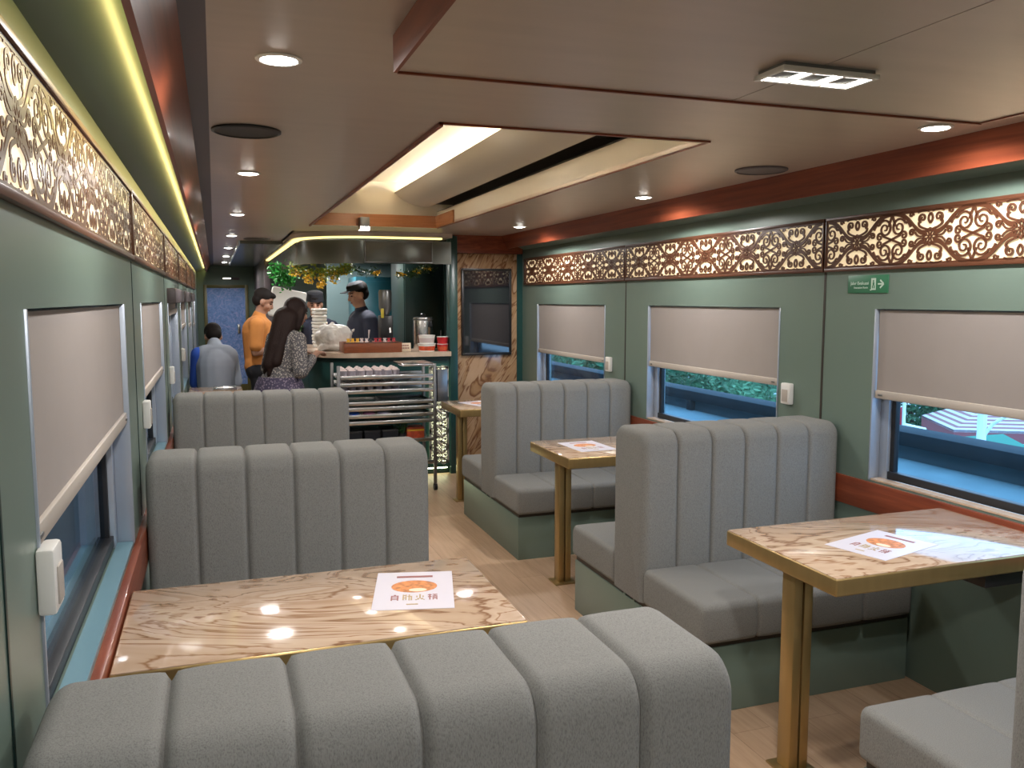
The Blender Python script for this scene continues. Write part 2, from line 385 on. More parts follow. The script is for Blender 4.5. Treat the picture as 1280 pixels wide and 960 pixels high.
n += 1; bm = B(); bx(bm, OX0, OX1, OY1-.012, OY1, ZC, ZC+.09); bx(bm, OX1-.012, OX1, OY1-.5, OY1, ZC, ZC+.09); struct('trim_%d' % n, bm, 'wood_light', smooth=False)
# thin dark lip on the left edge of the recess
n += 1; bm = B(); bx(bm, OX0-.012, OX0, OY0-.012, OY1, ZC-.012, ZC+.02); bx(bm, OX0-.012, OX1, OY0-.012, OY0, ZC-.006, ZC+.02); bx(bm, OX1, OX1+.006, OY0, OY1, ZC-.004, ZC+.003); struct('trim_%d' % n, bm, 'wood', smooth=False)
# white strip painting the highlight along a nearer ceiling panel's seam
n += 1; bm = B(); bx(bm, .1, .36, 1.42, 1.428, ZC-.002, ZC); struct('trim_%d' % n, bm, 'white', smooth=False)
# roof above everything
bm = B(); bx(bm, XL-.3, XR+.3, Y0-.1, Y1+.1, 2.42, 2.46); struct('roof', bm, 'slot', smooth=False)

# dropped ceiling box
dropbox = thing('ceiling_duct_cover', 'wide dropped bronze ceiling panel with dark edge lip, nearest the viewer', 'ceiling panel', (0, 0, 0))
bm = B(); bx(bm, .372, 1.172, -.9, 1.78, 1.968, ZC-.001); bx(bm, 1.175, 1.94, -.9, 1.78, 1.968, ZC-.001); obj('panel', bm, 'ceil', dropbox, smooth=False)
bm = B(); bx(bm, .364, .372, -.9, 1.786, 1.965, ZC-.001); bx(bm, .372, 1.948, 1.78, 1.787, 1.963, ZC-.001); bx(bm, 1.94, 1.948, -.9, 1.78, 1.965, ZC-.001)
obj('edge_lip', bm, 'wood', dropbox, smooth=False)

# triple spotlight fixture on the box
t = thing('ceiling_spotlight', 'rectangular three-cell white spotlight under the dropped ceiling panel', 'ceiling light', (1.19, 1.50, 1.972))
bm = B()
for a, b, c_, d_ in ((-.118, .118, -.05, -.04), (-.118, .118, .04, .05), (-.118, -.108, -.04, .04), (.108, .118, -.04, .04), (-.041, -.035, -.04, .04), (.035, .041, -.04, .04)): bx(bm, a, b, c_, d_, -.022, -.012, .001)
obj('frame', bm, 'white', t)
bm = B(); bx(bm, -.11, .11, -.045, .045, -.0125, .001); obj('housing', bm, 'steel_dark', t)
for i in (-1, 0, 1):
    bm = B()
    for a, b, c_, d_ in ((-.032, -.022, -.036, .036), (.022, .032, -.036, .036), (-.022, .022, -.036, -.024), (-.022, .022, .024, .036)): bx(bm, i*.075+a, i*.075+b, c_, d_, -.016, -.0125)
    obj('lamp_cell', bm, 'lamp', t, smooth=False)
    bm = B(); bx(bm, i*.075-.024, i*.075+.020, -.022, .030, -.018, -.0125, .002); obj('reflector', bm, 'steel_dark', t)
for i in (-.06, -.02):
    bm = B(); bx(bm, i-.003, i+.003, .05, .056, -.02, .0, .001); obj('clip', bm, 'steel', t)
light('spot', 'SPOT', (0, 0, -.03), 18, (1, .97, .95), t, spot_size=2.3, spot_blend=.6, shadow_soft_size=.05)
# small square spot at the end of the recess
t = thing('ceiling_spotlight', 'small square spotlight at the far end of the ceiling recess', 'ceiling light', (1.06, 6.34, ZC))
bm = B(); bx(bm, -.035, .035, -.03, .045, -.03, .06, .003); obj('housing', bm, 'steel_dark', t)
bm = B(); bx(bm, -.033, .033, -.034, -.03, -.034, -.012); bx(bm, -.033, .033, -.03, .043, -.034, -.0305); obj('lamp_cell', bm, 'lamp', t, smooth=False)

# downlights
def downlight(loc, label, group, e=20., r=.043, ref=None):
    t = thing('downlight', label, 'downlight', loc, 0, group)
    bm = B(); lathe(bm, [(r, 0), (r+.009, -.001), (r+.009, -.004), (r, -.006), (r-.003, -.004)], n=28); obj('trim_ring', bm, 'white', t)
    bm = B(); lathe(bm, [(0, -.011), (r*.5, -.0095), (r*.85, -.006), (r, -.0025), (0, -.0005)], n=28); obj('lens', bm, 'lamp', t)
    light('spot', 'SPOT', (0, 0, -.02), e, (1, .97, .95), t, spot_size=3.0, spot_blend=.45, shadow_soft_size=.045)
    return t
gl, gr = 'downlights along the left ceiling', 'downlights along the right ceiling'
nm = ['first', 'second', 'third', 'fourth', 'fifth', 'sixth', 'seventh']
for i, y in enumerate((2.04, 3.88, 5.75, 7.66, 9.5, 11.35, 13.2)):
    downlight((.155, y, ZC), 'round white downlight in the left ceiling strip, %s counted from the viewer' % nm[i], gl, 20. if i < 3 else 14)
for i, y in enumerate((2.15, 4.09, 6.03)):
    downlight((2.165, y, ZC), 'round white downlight in the right ceiling strip, %s counted from the viewer' % nm[i], gr, 20.)
for y in (.15, ):  # unseen pair added to light the near end of the car
    for x in (.155, 2.165): downlight((x, y, ZC), 'unseen round white downlight added overhead behind the viewer', 'added downlights behind the viewer', 20)
for i, y in enumerate((3.92, 5.2)):
    downlight((1.03, y, 2.37), 'small downlight inside the lit ceiling recess, %s one' % ('nearer', 'farther')[i], 'downlights in the ceiling recess', 2, .035)
# round speaker grilles
for x, y, w in ((.115, 2.92, 'left'), (2.18, 3.08, 'right')):
    t = thing('ceiling_speaker', 'flat round dark speaker grille in the %s ceiling strip' % w, 'speaker', (x, y, ZC), 0, 'round ceiling speakers')
    bm = B(); lathe(bm, [(.108, 0), (.108, -.006), (.1, -.009), (.098, -.006)], n=40); obj('rim', bm, 'black' if w == 'left' else 'ceil_grey', t)
    bm = B(); lathe(bm, [(.099, -.005), (0, -.005)], n=40); lathe(bm, [(.099, -.004), (0, -.002)], n=40); obj('grille', bm, 'slot' if w == 'left' else 'ceil_grey', t)

# ------------------------------------------------------------------ windows
def window(idx, side, y0, y1):
    WZ1 = WZL if side == 'left' else globals()['WZ1']
    s = -1 if side == 'left' else 1; x = XL if s < 0 else XR
    X = lambda a, b: (min(x+s*a, x+s*b), max(x+s*a, x+s*b))
    bm = B(); w = .05
    for (a, b, c_, d_) in ((y0, y0+w, WZ0, WZ1), (y1-w, y1, WZ0, WZ1), (y0+w, y1-w, WZ1-w, WZ1)):
        bx(bm, *X(.045, .10), a, b, c_, d_, .003)
    for (a, b) in ((y0, y0+.008), (y1-.008, y1)): bx(bm, *X(-.004, .045), a, b, WZ0, WZ1, .002)
    fr = struct('window_%d' % idx, bm, 'alu')
    bm = B(); bx(bm, *X(.0, .045), y0+.012, y1-.012, WZ0-.002, WZ0+.008); obj('window_sill', bm, 'sill' if s < 0 else 'counter', fr, smooth=False)
    bm = B()
    for (a, b, c_, d_) in ((y0+w, y0+w+.022, WZ0+.012, WZ1-w), (y1-w-.022, y1-w, WZ0+.012, WZ1-w), (y0+w, y1-w, WZ0+.008, WZ0+.04), (y0+w, y1-w, WZ1-w-.02, WZ1-w)): bx(bm, *X(.05 if d_ < WZ0+.1 else .06, .085), a, b, c_, d_, .002)
    obj('gasket', bm, 'rubber', fr)
    bm = B(); bx(bm, *X(.072, .078), y0+w+.01, y1-w-.01, WZ0+.02, WZ1-w-.01); obj('window_pane', bm, 'glass', fr, smooth=False)
for i, (a, b) in enumerate(WINL): window(i+1, 'left', a, b)
for i, (a, b) in enumerate(WIN): window(i+8, 'right', a, b)
def blind(side, y0, y1, zb, label, group, cassette=False):
    WZ1 = WZL if side == 'left' else globals()['WZ1']
    s = 1 if side == 'left' else -1; x = XL if s > 0 else XR
    t = thing('roller_blind', label, 'roller blind', (x, (y0+y1)/2, zb), 0, group); h = (y1-y0)/2-.014
    if zb < WZ1-.05:
        bm = B(); bx(bm, -s*.012-.0015, -s*.012+.0015, -h, h, .03, WZ1-zb-.005); obj('blind_fabric', bm, 'blind', t, smooth=False)
    bm = B(); bx(bm, min(-s*.018, -s*.002), max(-s*.018, -s*.002), -h, h, 0, .034, .004); obj('bottom_bar', bm, 'white_bar', t)
    for e in (-h+.03, h-.03):
        bm = B(); bx(bm, min(-s*.003, s*.001), max(-s*.003, s*.001), e-.012, e+.012, .012, .02, .002); obj('bar_clip', bm, 'steel_dark', t)
    if cassette:
        bm = B(); bx(bm, min(-s*.02, s*.05), max(-s*.02, s*.05), -h-.03, h+.03, WZ1-zb-.01, WZ1-zb+.08, .01); obj('cassette', bm, 'ceil_grey', t)
    return t
gbl, gbr = 'roller blinds on the left windows', 'roller blinds on the right windows'
blind('right', *WIN[1], 1.093, 'beige roller blind half down on the right window nearest the viewer', gbr)
blind('right', *WIN[2], 1.082, 'beige roller blind half down on the middle right window, trees below it', gbr)
blind('right', *WIN[3], 1.055, 'beige roller blind half down on the far right window beside the marble panel', gbr)
blind('right', *WIN[0], 1.1, 'beige roller blind half down on the right window behind the viewer', gbr)
blind('left', *WINL[0], 1.1, 'beige roller blind half down on the left window behind the viewer', gbl)
blind('left', *WINL[1], 1.125, 'large beige roller blind half down on the left window nearest the viewer', gbl)
blind('left', *WIN[2], 1.12, 'beige roller blind half down on the second left window from the viewer', gbl)
blind('left', *WINL[3], 1.40, 'rolled-up blind with grey cassette on the third left window', gbl, True)
blind('left', *WINL[4], 1.25, 'pale blind with grey cassette on the left window beside the seated man', gbl, True)
blind('left', *WINL[5], 1.2, 'small pale blind on the left window second from the blue door', gbl, True)
blind('left', *WINL[6], 1.15, 'small pale blind on the left window next to the blue door', gbl)
def wallswitch(side, y, z, label):
    s = 1 if side == 'left' else -1; x = XL if s > 0 else XR
    t = thing('wall_switch', label, 'switch', (x, y, z), 0, 'blind control boxes')
    bm = B(); bx(bm, min(0, s*.026), max(0, s*.026), -.034, .034, -.05, .05, .006); obj('box', bm, 'white', t)
    bm = B(); bx(bm, min(s*.024, s*.029), max(s*.024, s*.029), -.020, .020, -.038, .02, .002); obj('rocker', bm, 'white_bar', t)
wallswitch('right', 3.345, 1.055, 'white switch box on the green wall beside the middle right window')
wallswitch('right', 5.28, 1.055, 'white switch box on the green wall beside the far right window')
wallswitch('left', 1.40, 1.085, 'large white switch box on the left wall nearest the viewer')
wallswitch('left', 3.36, 1.08, 'white switch box on the left wall before the second window')
wallswitch('left', 5.3, 1.06, 'white switch box on the left wall before the third window')
wallswitch('left', 7.24, 1.06, 'small white switch box on the left wall near the seated man')

# ------------------------------------------------------------------ fretwork panels
def ribbon(bm, pts, w):
    pts = [Vector((p[0], p[1])) for p in pts]; L, Rr = [], []
    for i, p in enumerate(pts):
        dd = (pts[min(i+1, len(pts)-1)]-pts[max(i-1, 0)]); dd = dd.normalized() if dd.length else Vector((1, 0)); nn = Vector((-dd.y, dd.x))
        ww = w(i/(len(pts)-1)) if callable(w) else w
        L.append(bm.verts.new((0, *(p+nn*ww/2)))); Rr.append(bm.verts.new((0, *(p-nn*ww/2))))
    for i in range(len(pts)-1): bm.faces.new((L[i], L[i+1], Rr[i+1], Rr[i]))
def bez(a, b, c, d_, n=12):
    out = []
    for i in range(n+1):
        t = i/n; out.append(tuple((1-t)**3*a[k]+3*(1-t)**2*t*b[k]+3*(1-t)*t*t*c[k]+t**3*d_[k] for k in (0, 1)))
    return out
def spiral(c, r0, r1, a0, turns, n=22):
    return [(c[0]+(r0+(r1-r0)*i/n)*math.cos(a0+turns*2*PI*i/n), c[1]+(r0+(r1-r0)*i/n)*math.sin(a0+turns*2*PI*i/n)) for i in range(n+1)]
def fret_mesh(L, Hh, cells, th=.006):
    bm = B(); W = L/cells; h = Hh/2
    for z0, z1 in ((-h-.008, -h+.008), (h-.008, h+.008)):
        vs = [bm.verts.new((0, a, b)) for a, b in ((0, z0), (L, z0), (L, z1), (0, z1))]; bm.faces.new(vs)
    for a in (0, L-.012):
        vs = [bm.verts.new((0, p, q)) for p, q in ((a, -h), (a+.012, -h), (a+.012, h), (a, h))]; bm.faces.new(vs)
    thin = lambda t: .0085-.004*t
    for k in range(cells):
        u = (k+.5)*W
        # flower
        pet = [(u+(.026+.006*math.cos(8*a))*math.cos(a), (.026+.006*math.cos(8*a))*math.sin(a)) for a in [2*PI*i/64 for i in range(65)]]
        ribbon(bm, pet, .007); ribbon(bm, [(u+.007*math.cos(2*PI*i/12), .007*math.sin(2*PI*i/12)) for i in range(13)], .006)
        for i in range(8):
            a = PI/8+2*PI*i/8; ribbon(bm, [(u+.008*math.cos(a), .008*math.sin(a)), (u+.024*math.cos(a), .024*math.sin(a))], .004)
        for sx in (-1, 1):
            for sz in (-1, 1):
                P = lambda x, z: (u+sx*x*W, sz*z*h)
                # ogee from flower to the rail midway to the next flower
                ribbon(bm, bez(P(.07, .16), P(.2, .15), P(.24, .95), P(.5, 1.0)), lambda t: .010+.016*abs(t-.45)**1.2*1.6)
                # big scrolls inside the diamond
                sp = [(u+sx*a, sz*b) for a, b in spiral((.405*W, .44*h), .36*h, .05*h, PI*.86, -1.75, 34)]
                ribbon(bm, sp, thin); ribbon(bm, bez(P(.25, .42), P(.27, .62), P(.30, .66), P(.317, .58), 6), .008)
                sp = [(u+sx*a, sz*b) for a, b in spiral((.335*W, .13*h), .17*h, .03*h, PI*.1, 1.3, 22)]
                ribbon(bm, sp, thin); ribbon(bm, bez(P(.38, .16), P(.42, .10), P(.46, .06), P(.5, .0), 6), .008)
                ribbon(bm, bez(P(.455, .50), P(.47, .72), P(.49, .80), P(.5, .97), 6), .008)
                # small scroll beside the flower, inside
                sp = [(u+sx*a, sz*b) for a, b in spiral((.23*W, .20*h), .13*h, .03*h, PI*.9, -1.3)]
                ribbon(bm, sp, thin); ribbon(bm, bez(P(.08, .05), P(.13, .0), P(.17, .05), P(.19, .22), 6), .006)
                # scroll above and below the flower, outside the diamond
                sp = [(u+sx*a, sz*b) for a, b in spiral((.10*W, .70*h), .18*h, .03*h, -PI*.35, 1.35)]
                ribbon(bm, sp, thin); ribbon(bm, bez(P(.03, .27), P(.10, .34), P(.16, .40), P(.145, .56), 6), .0075)
                sp = [(u+sx*a, sz*b) for a, b in spiral((.245*W, .86*h), .10*h, .03*h, PI*1.1, -1.1)]
                ribbon(bm, sp, lambda t: .007-.003*t)
                ribbon(bm, bez(P(.0, .5), P(.035, .62), P(.035, .75), P(.0, .86), 6), .007)
                ribbon(bm, bez(P(.02, .93), P(.06, .98), P(.12, .98), P(.16, .92), 6), .007)
    bmesh.ops.recalc_face_normals(bm, faces=bm.faces)
    for f in bm.faces:
        if f.normal.x < 0: f.normal_flip()
    g = bmesh.ops.extrude_face_region(bm, geom=bm.faces[:])
    for v in g['geom']:
        if isinstance(v, bmesh.types.BMVert): v.co.x += th
    return bm
PL, PH = 1.93, .205
FZ = {'right': 1.735, 'left': 1.747}
def fretpanel(side, y0, L, cells, label):
    s = 1 if side == 'left' else -1; x = XL if s > 0 else XR; z = FZ[side]
    t = thing('fretwork_panel', label, 'carved panel', (x, y0, z), 0, 'backlit fretwork panels on the %s wall' % side)
    key = (side, cells)
    if key not in FM:
        o = obj('fretwork', fret_mesh(L, PH, cells, .0018 if side == 'left' else .006), 'fret_gloss' if side == 'left' else 'fret', t, smooth=False); FM[key] = o.data
    else:
        o = bpy.data.objects.new('fretwork', FM[key]); C.objects.link(o); o.parent = t
    o.location = (.0062 if s > 0 else -.012, 0, 0)
    bm = B(); xs = sorted((s*.019, s*.027)); h = PH/2
    for a, b, c_, d_ in ((0, L, -h-.014, -h), (0, L, h, h+.014), (0, .01, -h, h), (L-.01, L, -h, h)): bx(bm, min(0, s*.014), max(0, s*.014), a, b, c_, d_, .001)
    obj('frame', bm, 'fret', t)
    bm = B(); bx(bm, min(s*.001, s*.004), max(s*.001, s*.004), .01, L-.01, -h, h); obj('backlit_sheet', bm, 'backlight_left' if s > 0 else 'backlight', t, smooth=False)
    bm = B(); bx(bm, min(s*.0045, s*.0058), max(s*.0045, s*.0058), .015, L-.015, -h+.0, -h+.004); obj('led_strip', bm, 'backlight_strip', t, smooth=False)
FM = {}
fretpanel('right', 1.185, PL, 5, 'backlit scroll fretwork panel above the right window nearest the viewer')
fretpanel('right', 3.125, PL, 5, 'backlit scroll fretwork panel above the middle right window')
fretpanel('right', 5.065, PL-.03, 5, 'backlit scroll fretwork panel above the far right window')
fretpanel('left', 1.185, PL, 5, 'glossy backlit fretwork panel on the left wall nearest the viewer')
for i, lab in enumerate(('second', 'third', 'fourth', 'fifth', 'sixth')):
    fretpanel('left', 3.125+1.94*i, PL, 5, 'glossy backlit fretwork panel on the left wall, %s from the viewer' % lab)

# exit sign
t = thing('evacuation_sign', 'small green evacuation route sign on the right wall under the fretwork', 'sign', (XR, 2.857, 1.562))
bm = B(); bx(bm, -.004, 0, -.115, .115, -.037, .037, .001); obj('plate', bm, 'sign_green', t)
mt = lambda y, z: Matrix.Translation((-.0046, y, z)) @ Matrix(((0, 0, -1), (-1, 0, 0), (0, 1, 0))).to_4x4()
text_mesh('lettering', 'Jalur Evakuasi', .0195, 'sign_text', t, mt(.045, .004)); text_mesh('lettering', 'Evacuation Route', .0115, 'sign_text', t, mt(.037, -.014))
bm = B(); bx(bm, -.005, -.004, -.048, -.022, -.024, .024); bx(bm, -.005, -.004, -.024, -.016, -.026, -.022); obj('door_symbol', bm, 'sign_text', t, smooth=False)
bm = B(); bx(bm, -.0056, -.005, -.038, -.032, .008, .016); bx(bm, -.0056, -.005, -.04, -.031, -.006, .007); bx(bm, -.0056, -.005, -.043, -.038, -.018, -.006); bx(bm, -.0056, -.005, -.033, -.028, -.018, -.006); obj('running_figure', bm, 'sign_green', t, smooth=False)
bm = B(); bx(bm, -.005, -.004, -.085, -.06, -.003, .003)
for s_ in (-1, 1):
    ribbon_pts = [(-.072, s_*.016), (-.092, 0)]
    b2 = B(); ribbon(b2, ribbon_pts, .007); bmesh.ops.translate(b2, vec=(-.0048, 0, 0), verts=b2.verts); merge(bm, b2)
obj('arrow', bm, 'sign_text', t, smooth=False)

# ------------------------------------------------------------------ booth benches
BW = .955
def channel(bm, x0, x1, y0, y1, z0, z1, nch, r, depth, endr, open_bottom=False, bulge=0.):
    """upholstered block with grooves across x"""
    xs = []
    wch = (x1-x0)/nch
    for i in range(9): xs.append(x0+endr*(1-math.cos(i/8*PI/2)))
    for k in range(1, nch):
        c = x0+k*wch
        xs += [c+o for o in (-.05, -.03, -.018, -.009, -.004, 0, .004, .009, .018, .03, .05)]
    for i in range(9): xs.append(x1-endr*(1-math.sin(PI/2*(1-i/8))) if False else x1-endr*(1-math.cos((8-i)/8*PI/2)))
    xs = sorted(set(round(v, 5) for v in xs)); prev = None; first = None
    for x in xs:
        e = min(x-x0, x1-x); de = endr-math.sqrt(max(0, endr**2-(endr-e)**2)) if e < endr else 0
        dg = 0
        for k in range(1, nch):
            q = abs(x-(x0+k*wch)); dg = max(dg, depth*math.exp(-(q/.0055)**2)+depth*.15*math.exp(-(q/.03)**2))
        dd = de+dg
        a, b, top, bot = y0+dd, y1-dd, z1-dd, z0+(0 if open_bottom else dd)
        rr = max(.004, r-dd*.4); P = []
        rb = .004 if open_bottom else rr*.6
        for cy, cz, s0, rad in ((b-rr, top-rr, 0, rr), (a+rr, top-rr, PI/2, rr), (a+rb, bot+rb, PI, rb), (b-rb, bot+rb, 1.5*PI, rb)):
            for i in range(7):
                an = s0+i/6*PI/2; P.append((cy+rad*math.cos(an), cz+rad*math.sin(an)))
        V = [bm.verts.new((x, p, q)) for p, q in P]
        if prev:
            for i in range(len(V)): bm.faces.new((prev[i], prev[(i+1) % len(V)], V[(i+1) % len(V)], V[i]))
        else: bm.faces.new(V)
        prev = V
    bm.faces.new(prev)
def make_bench(label, group):
    t = thing('booth_bench', label, 'bench', (0, 0, 0), 0, group)
    bm = B(); bx(bm, .005, BW-.012, -.565, .565, 0, .25, .003); obj('base', bm, 'green', t)
    bm = B(); bx(bm, .005, BW-.018, -.56, .56, .25, .27); obj('shadow_gap', bm, 'slot', t, smooth=False)
    for a in (-.30, 0, .30):
        pass
    bm = B(); bx(bm, BW-.03, BW-.013, -.05, -.035, .248, .271); bx(bm, BW-.03, BW-.013, .035, .05, .248, .271); obj('spacer', bm, 'green', t, smooth=False)
    for s in (-1, 1):
        y0, y1 = sorted((s*.135, s*.585))
        bm = B(); channel(bm, 0, BW, y0, y1, .268, .42, 4, .03, .007, .025); obj('seat_cushion', bm, 'fabric', t, angle=1.3)
    bm = B(); channel(bm, 0, BW, -.14, .14, .27, .972, 6, .055, .012, .035, True); obj('backrest', bm, 'fabric', t, angle=1.3)
    return t
gb = 'grey channel-tufted booth benches'
XBL, XBR = -.235, 2.548
b0 = make_bench('grey channel-tufted booth bench at the bottom of the view, before the near left table', gb); b0.location = (XBL, 1.17, 0)
dup(b0, (XBL, 3.11, 0), 0, 'grey channel-tufted booth bench on the left behind the near left table')
dup(b0, (XBL, 5.06, 0), 0, 'grey channel-tufted booth bench on the left in front of the food counter')
dup(b0, (XBR, 3.11, 0), PI, 'grey channel-tufted booth bench on the right behind the near right table')
dup(b0, (XBR, 5.06, 0), PI, 'grey channel-tufted booth bench on the right nearest the marble panel')
dup(b0, (XBR, 1.17, 0), PI, 'grey booth bench with only its seat corner showing below the near right table')

# ------------------------------------------------------------------ tables
TW, TD, TZ = .935, .545, .72
def make_table(label, group, TW=TW):
    t = thing('dining_table', label, 'table', (0, 0, 0), 0, group)
    bm = B(); bx(bm, .003, TW-.003, -TD/2+.003, TD/2-.003, TZ-.012, TZ, .003, 2); obj('marble_top', bm, 'marble_top', t)
    bm = B(); bx(bm, 0, TW, -TD/2, TD/2, TZ-.055, TZ-.002, .006, 3); obj('edge_band', bm, 'gold', t)
    bm = B()
    for dx in (-.019, .019): bx(bm, TW-.085+dx-.0165, TW-.085+dx+.0165, -.032, .032, .008, TZ-.055, .005, 2)
    obj('leg', bm, 'gold', t)
    bm = B(); bx(bm, TW-.085-.02, TW-.085+.02, -.02, .02, .01, TZ-.056); obj('leg_core', bm, 'gold_dark', t, smooth=False)
    bm = B(); bx(bm, TW-.145, TW-.025, -.055, .055, 0, .009, .003); obj('foot_plate', bm, 'gold', t)
    bm = B(); bx(bm, .0, min(.30, TW*.4), -.20, .20, TZ-.125, TZ-.056, .004); obj('wall_bracket', bm, 'black', t)
    return t
gt = 'marble dining tables with gold legs'
t0 = make_table('beige marble table with gold edge on the left behind the nearest bench', gt); t0.location = (-.235, 2.155, 0)
dup(t0, (2.555, 2.155, 0), PI, 'beige marble table with gold leg on the right nearest the viewer')
dup(t0, (2.555, 4.07, 0), PI, 'beige marble table with gold leg on the right between the two far benches')
dup(t0, (2.555, 6.03, 0), PI, 'beige marble table with gold leg on the right next to the marble panel')
tn = make_table('narrow table by the left windows before the seated person, foil tray on it', gt, .44); tn.location = (-.235, 7.72, 0)

# menus
def glyph(bm, x, y, w, h, k):
    t_ = w*.16
    def r(a, b, c_, d_): bx(bm, x+a*w, x+b*w, y+c_*h, y+d_*h, .0012, .0016)
    if k == 0:
        r(.1, .25, 0, .85); r(.75, .9, 0, .85); r(.25, .75, .72, .85); r(.25, .75, .42, .52); r(.25, .75, .15, .25); r(.4, .6, .85, 1)
    elif k == 1:
        r(0, .15, .05, 1); r(.3, .42, .05, 1); r(.15, .3, .8, .92); r(.15, .3, .4, .5); r(.5, 1, .62, .74); r(.62, .76, .0, 1); r(.85, 1, 0, .62)
    elif k == 2:
        r(.42, .58, .3, 1); r(.1, .25, .5, .75); r(.75, .9, .5, .75); r(.2, .42, .1, .3); r(.58, .85, .1, .3); r(0, .2, 0, .1); r(.85, 1, 0, .1)
    else:
        r(0, .4, .8, .92); r(.14, .28, 0, 1); r(0, .4, .45, .57); r(.5, 1, .85, .97); r(.5, .62, 0, .7); r(.88, 1, 0, .7); r(.62, .88, .55, .67); r(.62, .88, .2, .32); r(.7, .8, .32, .97)
def make_menu(label):
    t = thing('paper_menu', label, 'menu', (0, 0, 0), 0, 'paper menus on the tables')
    bm = B(); bx(bm, -.105, .105, -.147, .147, 0, .001); obj('sheet', bm, 'paper', t, smooth=False)
    bm = B(); bx(bm, -.05, .05, .098, .112, .001, .0016); obj('title_bar', bm, 'ink', t, smooth=False)
    bm = B(); prism(bm, [(.062*math.cos(2*PI*i/32), .025+.048*math.sin(2*PI*i/32)) for i in range(32)], .001, .0014); obj('food_picture', bm, 'food', t, smooth=False)
    bm = B(); prism(bm, [(.01+.024*math.cos(2*PI*i/24), -.005+.013*math.sin(2*PI*i/24)) for i in range(24)], .0014, .0017); obj('food_picture', bm, 'rice', t, smooth=False)
    for k in range(4):
        bm = B(); glyph(bm, -.062+k*.033, -.082, .025, .042, k); obj('lettering', bm, 'ink_gold' if k in (1, 2) else 'ink', t, smooth=False)
    bm = B(); bx(bm, -.018, .012, -.115, -.108, .001, .0014); obj('small_print', bm, 'paper' if False else 'ink_gold', t, smooth=False)
    return t
m0 = make_menu('white paper menu with orange food picture on the near left table'); m0.location = (.483, 2.186, TZ); m0.rotation_euler.z = -.24
dup(m0, (1.985, 2.11, TZ), -1.30, 'white paper menu with orange food picture on the near right table')
dup(m0, (1.85, 4.09, TZ), .05, 'white paper menu on the middle right table')
dup(m0, (1.86, 6.06, TZ), .3, 'white paper menu on the table next to the marble panel')

# ------------------------------------------------------------------ marble partition, screen, bulkhead
bm = B(); bx(bm, 1.95, 2.505, 7.05, 7.12, 0, 1.89, .004); t = struct('wall_partition', bm, 'marble_wall')
bm = B(); bx(bm, 1.95, 2.505, 7.043, 7.05, 0, 1.89); bx(bm, 1.975, 2.48, 7.042, 7.051, .0, 1.86)
bm.free()
bm = B(); bx(bm, 1.88, 1.95, 6.99, 7.10, 0, 2.03, .004); struct('trim_90', bm, 'teal')
bm = B(); bx(bm, 2.505, XR, 7.06, 7.12, 0, 1.93); struct('trim_91', bm, 'teal', smooth=False)
bm = B(); bx(bm, 1.93, XR-.02, 7.0, 7.1, 1.89, 2.04); struct('trim_92', bm, 'wood', smooth=False)
bm = B(); bx(bm, XL-.2, XR+.2, 7.0, 7.04, 2.06, 2.44); struct('wall_bulkhead', bm, 'slot', smooth=False)
t = thing('wall_screen', 'tall black portrait display screen on the brown marble panel', 'screen', (2.222, 7.05, 1.39))
bm = B()
for a, b, c_, d_ in ((-.225, .225, .352, .372), (-.225, .225, -.372, -.352), (-.225, -.205, -.352, .352), (.205, .225, -.352, .352)): bx(bm, a, b, -.028, 0, c_, d_, .002)
obj('bezel', bm, 'black', t)
bm = B(); bx(bm, -.205, .205, -.02, -.002, -.352, .352); obj('display', bm, 'screen', t, smooth=False)

# ------------------------------------------------------------------ galley: counter, header, back walls
def outline(off, x_r=1.88, yb=11.5):
    """rounded plan line of the counter, pushed in by off"""
    r = .55-off; cx, cy = .68+.55, 6.95+.55
    pts = [(x_r, 6.95+off)]
    for i in range(17):
        a = -PI/2-i/16*PI/2; pts.append((cx+r*math.cos(a), cy+r*math.sin(a)))
    pts.append((.68+off, yb)); return pts
def band(bm, off0, off1, z0, z1, x_r=1.88, yb=11.5):
    a, b = outline(off0, x_r, yb), outline(off1, x_r, yb); N = len(a)
    V = [[bm.verts.new((*p, z)) for p in a] for z in (z0, z1)] + [[bm.verts.new((*p, z)) for p in b] for z in (z0, z1)]
    for i in range(N-1):
        bm.faces.new((V[0][i], V[0][i+1], V[1][i+1], V[1][i])); bm.faces.new((V[2][i], V[3][i], V[3][i+1], V[2][i+1]))
        bm.faces.new((V[1][i], V[1][i+1], V[3][i+1], V[3][i])); bm.faces.new((V[0][i], V[2][i], V[2][i+1], V[0][i+1]))
    for i in (0, N-1): bm.faces.new((V[0][i], V[1][i], V[3][i], V[2][i]))
ct = thing('food_counter', 'dark teal serving counter with curved corner and stone top at the far end', 'counter', (0, 0, 0))
bm = B(); band(bm, 0, .52, 1.02, 1.06); obj('countertop', bm, 'counter', ct, angle=.9)
bm = B(); band(bm, .06, .09, .06, 1.02); obj('counter_front', bm, 'teal', ct, angle=.9)
bm = B(); band(bm, .05, .06, .98, 1.0); obj('trim_line', bm, 'teal_dark', ct, angle=.9)
bm = B(); band(bm, .10, .13, 0, .06); obj('plinth', bm, 'teal_dark', ct, angle=.9)
bm = B(); band(bm, .088, .098, .045, .055, 1.86, 9.); obj('plinth_light', bm, 'led_floor', ct, angle=.9)
bm = B(); bx(bm, 1.70, 1.855, 6.992, 7.008, .10, .93); obj('lit_panel', bm, 'backlight_counter', ct, smooth=False)
f2 = fret_mesh(.83, .155, 6); bmesh.ops.rotate(f2, verts=f2.verts, cent=(0, 0, 0), matrix=Matrix.Rotation(PI/2, 3, 'X')); 
bmesh.ops.rotate(f2, verts=f2.verts, cent=(0, 0, 0), matrix=Matrix.Rotation(-PI/2, 3, 'Z'))
